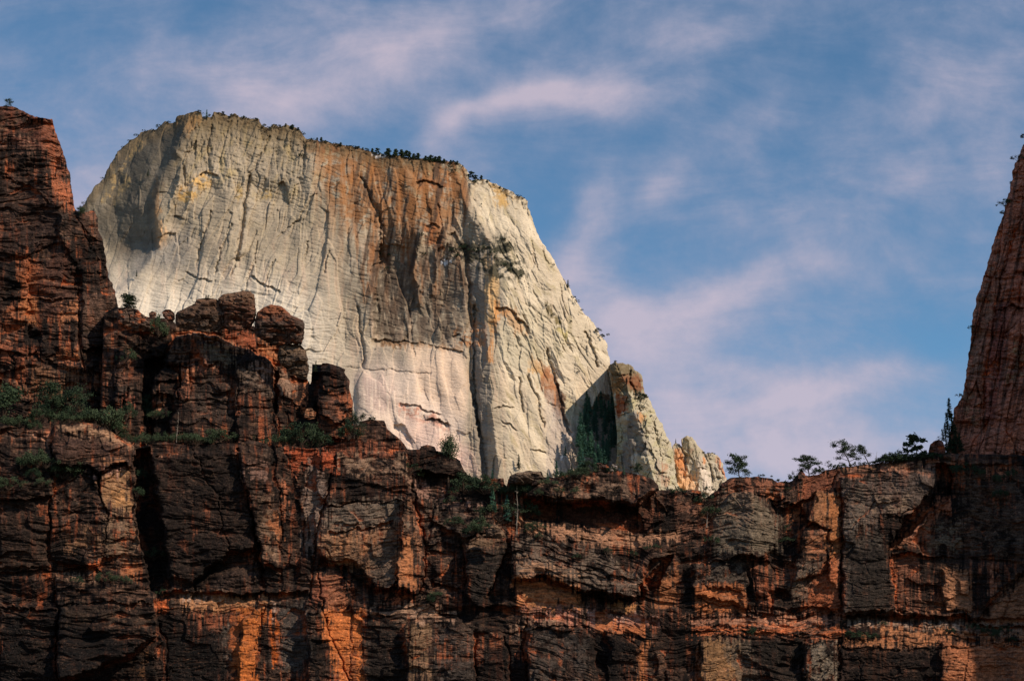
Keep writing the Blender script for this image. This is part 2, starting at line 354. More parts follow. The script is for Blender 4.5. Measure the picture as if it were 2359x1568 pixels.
# leaning joints and flutes on the left half of the face
q = X+.30*(Y-600)+fbm(X/70, Y/130, 3, 57)*26
jm = sstep(800, 660, X+.15*(Y-500))*sstep(415, 450, X)*sstep(450, 520, Y)*sstep(760, 640, Y)
g, fr2 = grooves(q, 26., 5, 2.0)
m.D += jm*sstep(.0, .2, fbm(X/55, Y/80, 2, 58))*(g*7+((fr2 > 0)*6.0-3)*.5)
top = sstep(470, 400, Y)*sstep(380, 420, X)*sstep(760, 700, X)
q2 = X+.12*Y+fbm(X/26, Y/44, 4, 59)*16
g2, f2 = grooves(q2, 15., 9, 2.6)
m.D += top*(g2*4*sstep(-.1, .2, fbm(X/30, Y/30, 2, 83))-ridged(q2/34, Y/80, 4, 60)*9-ridged((X+.4*Y)/22, (Y-.3*X)/30, 3, 84)*5)
m.D += sstep(770, 540, Y)*sstep(420, 380, X)*ridged((X-.5*Y)/34, Y/140, 3, 61)*6
low = sstep(640, 690, Y)*sstep(760, 640, X)
q3 = X+.5*(Y-700)+fbm(X/40, Y/40, 2, 62)*4
g3, f3 = grooves(q3, 21., 3, 1.6); m.D += low*g3*3*sstep(-.1, .2, fbm(X/40, Y/50, 2, 85))
# right flank: steep slanting slabs
rf = sstep(0, 40, X-xk)
q4 = X-.52*(Y-700)+fbm(X/60, Y/120, 4, 63)*18
m.D += rf*(-ridged(q4/48, Y/260, 4, 64)*13-ridged(q4/17, Y/90, 3, 66)*4)
q5 = (Y-.62*(X-1150)+fbm(X/50, Y/50, 3, 65)*7)
m.D += rf*(steps(q5/8., 5, 3.)*4.5+steps(q5/21., 6, 3.)*5)*.35
m.D += fbm(X/6, Y/6, 3, 67)*.8
sx_ = (Y-.33*(X-600)+fbm(X/80, Y/50, 3, 86)*10)
m.D += (steps(sx_/3.1, 9, 2.)*.7)*sstep(-.1, .3, fbm(X/70, Y/50, 3, 87))*(1-rf)
bm_ = sstep(-.15, .25, fbm(X/60, Y/30, 3, 46))
m.D += grooves(S+.15*X, 8.5, 3, 1.1)[0]*(1.0+1.0*sstep(630,680,Y)*sstep(860,760,X))*bm_*(1-rf)+grooves(sx_+fbm(X/30,Y/20,2,47)*3, 13., 8, 1.1)[0]*2.2*(1-bm_*.6)*(1-rf)
m.D += rf*grooves(q5+fbm(X/40,Y/30,2,43)*5, 10., 8, 1.2)[0]*1.6*sstep(-.2,.2,fbm(X/40,Y/40,2,42))+rf*grooves(q4, 19., 2, 1.6)[0]*6*sstep(0,.3,fbm(X/40,Y/90,2,41))
Ds = blur(blur(m.D, 7), 7)
kz = 1-.62*sstep(790,830,Y)*sstep(1090,1075,X)*sstep(760,800,X)-.35*sstep(500,560,Y)*sstep(720,680,Y)*sstep(430,470,X)*sstep(860,800,X)-.5*sstep(820,880,Y)*rf*sstep(1330,1280,X)-.45*sstep(430,380,X)*sstep(760,700,Y)
m.D = Ds+(m.D-Ds)*kz*.92
# -- colour
m.stain(sstep(.0,.45,ridged((X+.3*Y)/50, Y/26, 5, 88))*sstep(-.2,.3,fbm(X/120,Y/90,3,89))*.35, (.21,.175,.13))
m.stain(sstep(-.1, .4, fbm(X/70, Y/60, 4, 70))*.6, (.34,.28,.195))
m.stain(sstep(0, .5, fbm(X/30, Y/9, 4, 71))*.55, (.26,.22,.17))
m.stain(sstep(.05, .45, fbm((X+.2*Y)/40, Y/60, 5, 72))*sstep(520, 380, Y)*.7, (.42,.32,.16))
m.stain(sstep(.1, .4, fbm(X/18, Y/120, 4, 73))*.35*sstep(480, 620, Y), (.50,.33,.23))
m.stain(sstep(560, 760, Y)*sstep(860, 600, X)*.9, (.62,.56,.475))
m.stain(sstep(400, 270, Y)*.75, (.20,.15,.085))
m.stain(sstep(760, 900, Y)*sstep(1090, 1050, X)*sstep(780, 860, X)*.9, (.62,.49,.40))
m.stain(rf*(.55+.4*sstep(-.1, .4, fbm(q4/40, Y/120, 4, 74))), (.58,.49,.36))
m.stain(rf*sstep(.15, .45, fbm(q4/22, Y/70, 4, 75))*.55, (.33,.27,.15))
OR, DK, GY, YE = (.50,.20,.065), (.13,.095,.07), (.24,.215,.185), (.42,.28,.10)
m.paint('0', [(705,320),(790,330),(1075,375),(1070,470),(1010,560),(900,545),(800,520),(740,430)], (.34,.185,.095), 1, 'p', 30, 1.6)
m.paint('0', [(720,325),(790,333),(788,355),(735,350)], (.33,.10,.04), .9, 'v', 3, 1.3)
m.paint('0', [(790,333),(1060,375),(1070,400),(800,360)], (.45,.20,.08), .7, 'p', 8)
for x, y0, y1, w_, a in [(735,325,350,3,.9),(758,330,352,3,.8),(817,345,420,7,.75),(872,345,470,9,.85),(884,400,560,8,.7),(920,350,440,6,.7),(980,370,470,8,.9),(868,470,640,8,.8),(935,440,600,14,.8),(930,540,610,10,.8),(1000,470,560,22,.8),(1010,540,680,14,.7),(855,560,680,12,.75),(842,620,700,8,.7),(970,590,700,8,.7)]:
    m.paint('0', [(x-w_,y0),(x+w_,y0),(x+w_*.7,y1),(x-w_*.7,y1)], (.34,.14,.055), a*.9, 'v', 5, 1.3)
for x, y0, y1, w_, a in [(870,395,480,4,.8),(800,350,380,3,.5),(985,380,430,4,.6),(878,560,690,10,.8),(1020,560,640,8,.8),(905,590,720,12,.6),(955,620,700,9,.7)]:
    m.paint('0', [(x-w_,y0),(x+w_,y0),(x+w_*.7,y1),(x-w_*.7,y1)], DK, a, 'v', 4, 1.3)
m.paint('0', [(955,415),(1040,405),(1040,435),(960,435)], (.40,.15,.06), .8, 'p', 6)
m.paint('0', [(975,510),(1010,520),(1030,560),(1020,590),(985,560)], (.38,.14,.055), .8, 'p', 6)
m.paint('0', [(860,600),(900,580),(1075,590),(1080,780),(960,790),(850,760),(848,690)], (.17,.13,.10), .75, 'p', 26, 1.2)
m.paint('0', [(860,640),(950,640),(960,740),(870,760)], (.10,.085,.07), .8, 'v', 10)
m.paint('0', [(1078,560),(1135,590),(1128,850),(1122,1100),(1098,1100),(1088,850)], (.25,.215,.18), .9, 'n', 4)
m.paint('0', [(1120,590),(1145,640),(1150,700),(1128,780),(1120,700)], (.66,.40,.17), .8, 'n', 5)
m.paint('0', [(1140,690),(1200,735),(1215,770),(1195,770),(1150,715),(1128,830),(1120,830)], (.52,.24,.08), .95, 'n', 5)
m.paint('0', [(1085,735),(1120,750),(1118,800),(1085,790)], (.50,.22,.09), .8, 'p', 6)
m.paint('0', [(1230,830),(1262,838),(1290,890),(1305,960),(1290,960),(1250,900)], (.38,.15,.06), .9, 'n', 4)
m.paint('0', [(1275,850),(1295,900),(1316,990),(1300,1020),(1285,960)], (.12,.07,.05), .9, 'n', 4)  # dark shadow line beside the orange band, painted into the rock colour
m.paint('0', [(1260,900),(1300,960),(1340,1000),(1330,1110),(1260,1110)], (.40,.33,.29), .8, 'n', 14)
m.paint('0', [(1160,730),(1200,770),(1230,850),(1180,870),(1150,800)], (.42,.37,.28), .6, 'n', 12)
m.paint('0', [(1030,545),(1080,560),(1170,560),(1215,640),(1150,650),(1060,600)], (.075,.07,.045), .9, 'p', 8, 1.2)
m.paint('0', [(880,785),(965,790),(1060,800),(1062,808),(960,800),(880,795)], (.28,.15,.07), .95, 'n', 3)
m.paint('0', [(950,800),(1060,806),(1075,880),(1070,960),(960,900)], (.62,.46,.34), .8, 'n', 14)
m.paint('0', [(1040,740),(1085,770),(1085,800),(1050,800)], (.38,.17,.07), .8, 'p', 5)
m.paint('0', [(820,860),(900,860),(920,950),(840,950)], (.44,.32,.28), .7, 'v', 14)
m.paint('0', [(920,930),(1000,950),(1040,990),(1030,1000),(980,975),(920,955)], (.50,.22,.15), .8, 'p', 5)
m.paint('0', [(930,960),(1000,970),(1085,1040),(1100,1090),(1000,1060),(920,1010)], (.64,.45,.37), .8, 'n', 14)
m.paint('0', [(980,958),(1012,965),(1036,985),(1000,975)], (.12,.07,.06), .9, 'n', 2)
m.paint('0', [(365,300),(430,262),(455,268),(430,310),(370,340)], (.50,.28,.10), .7, 'p', 8)
m.paint('0', [(420,280),(450,262),(462,275),(430,315)], (.58,.30,.10), .9, 'n', 4)
m.paint('1', [(1040,700),(1075,640),(1080,900),(1045,920)], (.62,.30,.10), .9, 'n', 4)
m.paint('1', [(1190,740),(1320,650),(1420,600),(1430,700),(1300,800),(1200,830)], (.58,.36,.13), .9, 'p', 8, 1.3)
m.paint('1', [(1060,940),(1110,960),(1120,1100),(1080,1160),(1060,1100)], (.66,.38,.18), .9, 'n', 5)
m.paint('1', [(1600,680),(1660,690),(1650,780),(1590,790)], YE, .8, 'p', 6); m.paint('1', [(1750,740),(1850,740),(1850,800),(1760,800)], YE, .8, 'p', 6)
m.paint('1', [(900,700),(960,640),(1010,560),(1060,500),(1190,420),(1250,380),(1230,300),(1120,270),(960,340),(800,520),(740,620),(700,760)], (.15,.135,.11), 1, 'n', 14)  # left shoulder: darker rock, with part of its shade painted in
m.paint('1', [(780,820),(800,780),(870,650),(860,640),(800,700),(760,800)], (.60,.40,.16), .8, 'n', 6)
m.paint('1', [(700,800),(760,700),(800,560),(780,560),(720,700)], (.58,.44,.22), .7, 'n', 6)
m.paint('1', [(800,1100),(940,1080),(940,1160),(820,1180)], (.55,.37,.24), .6, 'p', 8)
m.paint('1', [(870,1180),(960,1040),(1060,1110),(1290,1000),(1300,1240),(1180,1280),(900,1260)], (.30,.27,.235), .9, 'n', 22)  # grey patch for the soft shadow cast by the rib, painted in
m.paint('2', [(850,540),(960,510),(1100,510),(1080,580),(920,560)], (.40,.17,.07), .8, 'p', 6, 1.3)
m.paint('2', [(880,530),(1000,540),(1050,560),(1000,568),(890,548)], (.22,.07,.03), .85, 'n', 3)
m.paint('2', [(1370,560),(1420,560),(1560,640),(1480,720),(1420,700),(1380,600)], (.48,.28,.08), .75, 'p', 6, 1.3)
m.paint('2', [(1450,1370),(1560,1400),(1600,1500),(1560,1568),(1480,1480)], (.42,.20,.08), .8, 'n', 4)
m.paint('4', [(1380,330),(1440,380),(1440,470),(1370,440)], (.55,.30,.10), .8, 'n', 6)
m.paint('4', [(1540,60),(1640,180),(1620,240),(1560,160)], (.42,.34,.10), .7, 'p', 6)
m.paint('4', [(1180,120),(1240,0),(1500,0),(1600,300),(1450,420),(1300,400),(1180,300)], (.46,.40,.28), .5, 'n', 14)
# gully between the flank and the pinnacle
m.paint('c', [(300,1450),(380,1000),(400,720),(620,500),(720,540),(850,900),(800,1450)], (.36,.32,.29), .9, 'n', 14)
m.facet('c', [(250,1500),(330,900),(400,720),(560,520),(700,540),(860,900),(860,1500)], 16, 0, -.12, 14)
m.stain(sstep(-.05,.4,fbm(X/26,Y/170,5,99,.6))*sstep(740,860,X)*sstep(1110,1060,X)*sstep(840,480,Y)*.9, (.27,.115,.045))
m.stain(sstep(-.15,.3,fbm(X/16,Y/150,5,37,.6))*sstep(705,760,X)*sstep(1075,1040,X)*sstep(620,380,Y)*.7, (.36,.16,.06))
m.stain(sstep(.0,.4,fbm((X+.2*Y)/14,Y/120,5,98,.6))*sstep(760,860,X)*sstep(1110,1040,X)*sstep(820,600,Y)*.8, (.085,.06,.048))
m.stain(sstep(-.1,.3,fbm(X/30,Y/60,4,97))*sstep(470,380,X)*sstep(640,520,Y)*.6, (.15,.125,.095))  # mottled darkening of the left shoulder, partly in place of its shade
m.paint('0', [(195,480),(300,330),(430,262),(450,290),(400,370),(362,470),(365,570),(300,600),(235,560)], (.13,.115,.092), .75, 'n', 18)  # whole shoulder darkened again: rock tone plus painted shade
for pt in [[(820,560),(860,560),(720,800),(690,800)],[(850,650),(880,660),(800,800),(770,830)],[(930,370),(1000,360),(900,520),(870,520)]]: m.paint('1', pt, (.46,.31,.14), .85, 'p', 4, 1.3)
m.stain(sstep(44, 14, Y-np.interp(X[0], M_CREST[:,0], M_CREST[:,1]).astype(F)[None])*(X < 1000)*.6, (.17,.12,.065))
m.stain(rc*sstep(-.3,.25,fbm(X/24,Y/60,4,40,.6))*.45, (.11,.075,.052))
# snow lying on small ledges
for p in [('2',[(550,340),(600,350),(700,358),(700,366),(600,358)]),('c',[(80,1240),(130,1210),(140,1222),(90,1255)]),('c',[(290,1010),(320,940),(330,960),(300,1080)]),('2',[(1050,1070),(1110,1080),(1090,1088)])]:
    m.paint(p[0], p[1], (.85,.86,.9), .95, 'n', 1.5)
# -- hard features
for tg, pts, w_, dp in [('1',[(1700,640),(1660,800),(1640,1000),(1600,1200)],4,18),('1',[(1430,880),(1370,1080),(1330,1220)],2.2,9),('1',[(1560,960),(1490,1180),(1460,1290)],2.2,9),('1',[(1620,1040),(1570,1310)],2,8),
   ('1',[(1740,1080),(1700,1280),(1650,1400)],2,8),('1',[(1860,1200),(1800,1360)],2,7),('1',[(2080,1080),(2060,1220)],2,8),('1',[(2220,1160),(2200,1290)],2,8),('1',[(2140,760),(2030,920),(1980,960)],2,7),('1',[(1990,960),(1880,1060)],2,7),
   ('1',[(1830,380),(1760,500),(1690,640)],3,9),('1',[(1420,600),(1400,440),(1440,300)],2.5,7),('1',[(1250,700),(1230,560),(1290,420)],2.5,8),('2',[(500,520),(560,610),(640,760),(650,900),(660,1000)],3,12),('2',[(1030,700),(1050,860),(1010,960)],2.5,9),
   ('4',[(200,0),(215,110),(240,240),(240,400)],3,11),('4',[(1000,0),(990,150),(1000,420),(1005,640),(1020,860)],3.2,20),('4',[(1300,480),(1310,600),(1320,700)],2.6,12),('4',[(1350,470),(1420,600),(1455,800)],2.8,13),
   ('4',[(120,410),(300,415),(700,455)],1.6,4),('4',[(1740,170),(1800,300),(1830,400)],2.6,14),('4',[(1860,60),(1900,200)],2,6),('4',[(1480,300),(1560,560),(1640,860)],4,16),('4',[(540,0),(590,330)],1.8,5),('2',[(1650,930),(1700,1120)],2,6),('2',[(1720,940),(1760,1060),(1800,1100)],2.4,9)]:
    m.crack(tg, pts, w_, dp)
for tg, pts, h, dp in [('2',[(870,550),(920,528),(1000,545),(1060,570)],12,12),('2',[(940,830),(1000,815),(1040,850)],12,9),('4',[(290,215),(520,232),(760,262),(920,300)],8,11),('4',[(490,655),(600,665),(760,720)],8,8),('4',[(660,748),(740,755),(830,800)],12,12),
   ('4',[(1270,60),(1330,90),(1380,180)],30,13),('2',[(1420,1380),(1500,1390),(1600,1470)],16,11),('4',[(1130,690),(1190,650),(1260,670)],8,6),('4',[(1170,770),(1240,790),(1290,830)],7,7),('4',[(1370,960),(1430,962),(1480,990)],7,7),('1',[(1260,1270),(1340,1330),(1440,1350)],8,9),
   ('1',[(1690,1310),(1800,1370),(1900,1420)],9,11),('1',[(1170,910),(1200,905),(1240,920)],8,9),('1',[(1060,1050),(1120,1010),(1190,1020)],40,8),('1',[(1340,640),(1400,600),(1480,640)],14,9),('2',[(1090,900),(1130,880),(1200,980)],26,11),('2',[(560,1120),(590,1080),(650,1070)],16,9),
   ('4',[(840,200),(900,180),(940,280)],10,8),('4',[(2100,0),(2200,40),(2300,80)],8,4),('4',[(440,790),(520,800),(580,930)],30,7)]:
    m.lip(tg, pts, h, dp)
# ribs and pillars in the middle of the face
for tg, pts, w_, h in [('2',[(900,880),(880,1000),(870,1180),(900,1350)],9,22),('2',[(1010,1000),(1020,1150),(980,1300)],7,14),('1',[(1215,640),(1150,860),(1100,1000),(1080,1110)],6,13),('1',[(1330,660),(1300,760),(1230,900)],8,10),('1',[(1200,480),(1230,380),(1350,270)],7,12),('2',[(1240,560),(1290,800),(1400,960)],7,10),('2',[(1400,1120),(1350,1400),(1350,1568)],5,7),('4',[(1060,160),(1090,320),(1060,460)],5,9),('4',[(1120,0),(1180,200),(1200,350),(1270,480)],7,7),('2',[(1160,780),(1200,940)],5,9)]:
    m.rib(tg, pts, w_, h)
m.D += np.exp(-((Y-245-0.0)/1e9)**2)*0
rim = np.interp(X[0], M_CREST[:,0], M_CREST[:,1]).astype(F)[None]
cap = sstep(26, 6, Y-rim)*(X > 400)*(X < 1220)
m.D -= cap*(steps((Y-rim)/6+fbm(X/20, Y/20, 2, 80), 4, 3)*4+ridged(X/9, Y/16, 3, 81)*4)
m.stain(cap*sstep(-.2, .3, fbm(X/9, Y/9, 3, 82))*.75, (.13,.085,.045))
m.paint('2', [(1400,900),(1480,890),(1620,1090),(1640,1200),(1520,1160),(1440,1060)], (.08,.075,.05), .85, 'p', 5)
m.paint('2', [(1730,1350),(1800,1370),(1880,1500),(1830,1540)], (.16,.12,.05), .8, 'p', 4)
l_ = m.C.mean(-1, keepdims=True); m.C = np.clip(m.C*np.clip((l_/.36)**.28, .6, 1.06), .02, .72)
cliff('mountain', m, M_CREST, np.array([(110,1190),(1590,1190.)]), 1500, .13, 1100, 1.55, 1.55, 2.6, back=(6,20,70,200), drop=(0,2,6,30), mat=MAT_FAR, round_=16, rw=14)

# ------------------------------------------------------------------ the two rock pinnacles right of it
p = Canvas(1360, 1600, 830, 1180, (.42,.365,.26), 21); X, Y = p.X, p.Y
xe = np.interp(Y, [835,900,950,1000,1100,1150], [1420,1448,1462,1478,1505,1520])
p.D += np.where(X > xe, (X-xe)*.75, (xe-X)*1.0)-12
p.D += cells(X+fbm(X/20,Y/20,2,6)*6, Y, 22, 30, 6, .9, .5)*5+cells(X, Y, 9, 9, 7, .9)*1.8+fbm(X/30, Y/50, 4, 90)*8-ridged((X-.4*Y)/24, Y/80, 3, 91)*5+steps((Y-.3*X+fbm(X/30,Y/30,2,92)*6)/6, 3, 3)*3+fbm(X/6, Y/6, 2, 93)
p.stain(sstep(0, .4, fbm(X/30, Y/20, 4, 94))*.6, (.36,.32,.17))
p.paint('c', [(760,1450),(850,700),(1000,700),(1060,1000),(1130,1200),(1000,1200),(940,1120),(960,1450)], (.20,.175,.15), 1, 'n', 8)
p.paint('c', [(620,180),(700,110),(930,150),(1010,260),(1040,340),(1040,450),(900,470),(700,500),(660,250)], (.17,.135,.075), 1, 'n', 5)
p.paint('c', [(690,250),(760,300),(800,340),(740,480),(700,500)], (.30,.14,.045), 1, 'n', 4)
p.paint('c', [(800,270),(1000,260),(1040,340),(1040,440),(930,450),(880,380),(800,340)], (.26,.075,.03), 1, 'n', 4)
p.paint('c', [(740,500),(820,500),(860,570),(870,680),(780,720),(735,680)], (.32,.085,.03), 1, 'n', 5)
p.paint('c', [(980,680),(1040,740),(1020,800),(990,770)], (.50,.25,.10), .9, 'n', 4)
p.paint('c', [(920,1120),(960,1160),(1010,1300),(1010,1450),(950,1450)], (.70,.62,.50), .8, 'n', 4)
p.paint('c', [(1240,1270),(1290,1290),(1320,1500),(1280,1550)], (.38,.17,.09), .8, 'n', 4); p.paint('c', [(1150,1290),(1240,1260),(1280,1500),(1200,1450)], (.34,.27,.22), .7, 'n', 6)
p.stain(sstep(908, 896, p.wy)*.45, (.12,.08,.045))
for a in [('c',[(890,200),(890,330),(940,450),(930,560)],3,12),('c',[(1160,840),(1220,1060),(1240,1260)],2.5,8),('c',[(1040,740),(1050,900),(1140,1200)],2.5,6)]: p.crack(*a)
for a in [('c',[(640,240),(760,250),(900,230)],8,8),('c',[(745,490),(800,480),(860,540)],26,10),('c',[(700,700),(800,720),(900,680)],8,6)]: p.lip(*a)
P_CR = C_(('c',[(750,1700),(748,1400),(785,1180),(798,1040),(822,920),(816,850),(852,760),(790,742),(742,720),(738,530),(706,512),(690,400),(665,260),(620,185),(655,130),(710,108),(720,95),(735,118),(800,122),(870,135),(925,170),(935,190),(980,215),(1015,290),(1035,350),(1058,460),(1105,525),(1140,575),(1160,640),(1200,740),(1225,775),(1260,850),(1300,960),(1350,1040),(1385,1130),(1400,1400),(1500,1700)]))
cliff('rock_pinnacle', p, P_CR, np.array([(1380,1185),(1385,1150),(1480,1160),(1590,1185.)]), 1462, .10, 1100, 1.2, 1.3, 3.2, back=(6,20,50,90), drop=(1,4,12,40), mat=MAT_FAR, round_=12, rw=9)
p = Canvas(1540, 1690, 995, 1160, (.42,.36,.27), 23); X, Y = p.X, p.Y
p.D += cells(X, Y, 15, 24, 8, .9, .5)*4+fbm(X/24, Y/50, 4, 95)*9-ridged(X/22, Y/60, 3, 96)*7+steps((Y-.2*X)/6, 3, 3)*2.4+fbm(X/5, Y/5, 2, 97)+np.abs(X-1610)*.35
for a in [('c',[(1390,1100),(1500,1120),(1530,1300),(1480,1420),(1450,1420),(1390,1300)],(.58,.22,.07),.9),('c',[(1560,1110),(1620,1120),(1600,1180)],(.40,.12,.06),.8),('c',[(1700,1210),(1780,1240),(1770,1300),(1720,1290)],(.55,.22,.08),.9),('c',[(1900,1210),(1940,1240),(1990,1420),(1950,1400)],(.48,.14,.05),.95),('c',[(1400,1390),(1640,1410),(1640,1700),(1450,1700)],(.72,.40,.20),.9),('c',[(1480,950),(1600,960),(1740,1160),(1900,1200),(1860,1260),(1700,1200),(1500,1200)],(.33,.28,.19),.8),('c',[(1640,1290),(1720,1280),(1840,1480),(1830,1700),(1720,1600)],(.66,.55,.45),.8)]:
    p.paint(a[0], a[1], a[2], a[3], 'n', 3)
for a in [('c',[(1480,1060),(1530,1200),(1530,1330)],3,10),('c',[(1720,1150),(1800,1300),(1850,1500)],3,12),('c',[(1890,1220),(1950,1400)],2,6)]: p.crack(*a)
P2_CR = C_(('c',[(1340,1700),(1375,1150),(1385,1070),(1420,1045),(1460,1055),(1490,1085),(1483,1000),(1510,965),(1540,952),(1600,965),(1640,1030),(1690,1100),(1730,1125),(1760,1160),(1820,1155),(1890,1180),(1930,1220),(1960,1300),(1990,1390),(2008,1460),(1990,1520),(2050,1750)]))
cliff('far_pinnacle', p, P2_CR, np.array([(1530,1170),(1545,1150),(1660,1155),(1680,1170.)]), 1540, .10, 1100, 1.1, 1.2, 3.0, back=(5,15,40,80), drop=(1,4,12,40), mat=MAT_FAR, round_=10, rw=7)
# ------------------------------------------------------------------ the red cliffs in front
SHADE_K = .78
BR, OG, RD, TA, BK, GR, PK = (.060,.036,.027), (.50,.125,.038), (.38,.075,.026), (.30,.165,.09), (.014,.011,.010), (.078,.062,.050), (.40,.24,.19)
def near_base(cv, hf=1.0):
    "broad jointing, broken blocks, thin beds and grain, added after the traced blocks"
    X, Y = cv.X, cv.Y; sd = cv.seed
    cv.D += fbm(X/120, Y/160, 3, sd+50)*12
    TL = np.interp(X, [-200,755,1000,1150,1500,1560,1700,1800,1830,1935,2600], [0,0,-20,-20,85,85,36,56,56,4,20]).astype(F)
    wx = X+fbm(X/30, Y/30, 3, sd+55)*8+cv.S*.5; wy = Y+fbm(X/36, Y/30, 3, sd+56)*7+cv.S-TL
    brk = sstep(-.25, .3, fbm(X/110, Y/80, 3, sd+57))
    cv.D += hf*(cells(wx, wy, 74, 44, sd, .8)*6+cells(wx, wy, 34, 15, sd+1, .8, .5)*2.4*brk+(.2+.7*brk)*cells(wx, wy, 14, 6, sd+2, .8)*1.1)
    S = Y+cv.S-TL+fbm(X/170, Y/100, 3, sd+52)*30+fbm(X/45, Y/22, 2, sd+53)*1.6
    am = (.30+1.1*sstep(-.25, .4, fbm(X/95, Y/40, 3, sd+54)))*cv.A*hf
    cv.D += am*(steps(S/3.2, 7, 2.5)*2.6+steps(S/6.2, 1, 3.)*4.2+steps(S/13., 2, 4.)*6.0+steps(S/33., 3, 6.)*8)
    cv.D += grooves(S+fbm(X/25, Y/12, 2, sd+67)*2, 9., 5, 1.0)[0]*4*sstep(-.1, .2, fbm(X/70, Y/18, 3, sd+68))*hf
    cv.D += fbm(X/9, Y/6, 3, sd+58)*1.8*hf+fbm(X/3.5, Y/2.6, 2, sd+59)*.8
def near_color(cv, og=.5):
    X, Y = cv.X, cv.Y; sd = cv.seed
    v = fbm(X/11, Y/130, 4, sd+60, .6)+.5*fbm(X/70, Y/70, 3, sd+61)
    cv.stain(sstep(.05, .5, v)*.8*og, OG)
    cv.stain(sstep(.0, .5, fbm(X/60, Y/26, 4, sd+62))*.6, GR)
    cv.stain(sstep(.15, .5, fbm(X/22, Y/10, 4, sd+63))*.5*og, TA)
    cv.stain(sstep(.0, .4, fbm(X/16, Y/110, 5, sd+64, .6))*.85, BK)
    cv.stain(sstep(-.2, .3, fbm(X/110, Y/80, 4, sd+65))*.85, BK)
def grain(cv):
    "fresh red rock where pieces have broken back, pale dust on upward-facing ledges, fine mottling"
    X, Y = cv.X, cv.Y; sd = cv.seed
    hp = cv.D-blur(blur(cv.D, 9), 9)
    msk = sstep(-.15, .35, fbm(X/120, Y/90, 4, sd+73))*(.25+.75*sstep(.02, .07, cv.C.mean(-1)))
    cv.stain(sstep(2.0, 8, hp)*.75*msk, OG)
    up = cv.D-np.roll(cv.D, -1, 0); up[-1] = 0
    cv.stain(sstep(.45, 1.6, up)*(.08+.7*msk)*sstep(-.25, .35, fbm(X/14, Y/9, 3, sd+74)), (.27,.145,.09))
    n_ = fbm(X/3.2, Y/2.2, 3, sd+70)+.6*fbm(X/18, Y/9, 3, sd+75)
    cv.C = cv.C*(1+.8*n_[...,None])
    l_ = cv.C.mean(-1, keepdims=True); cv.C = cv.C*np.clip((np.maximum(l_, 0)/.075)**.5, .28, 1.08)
    fl = sstep(.38, .6, fbm(X/2.6, Y/1.8, 2, sd+71))*sstep(-.1, .4, fbm(X/40, Y/25, 3, sd+72))  # pale flecks: lichen, quartz, and sky-lit ledge bits put into the colour
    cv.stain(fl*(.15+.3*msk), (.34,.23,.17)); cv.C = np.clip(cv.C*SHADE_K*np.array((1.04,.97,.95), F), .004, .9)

n = Canvas(-170, 2530, 940, 1620, BR, 31, 1.9); X, Y = n.X, n.Y
near_color(n)
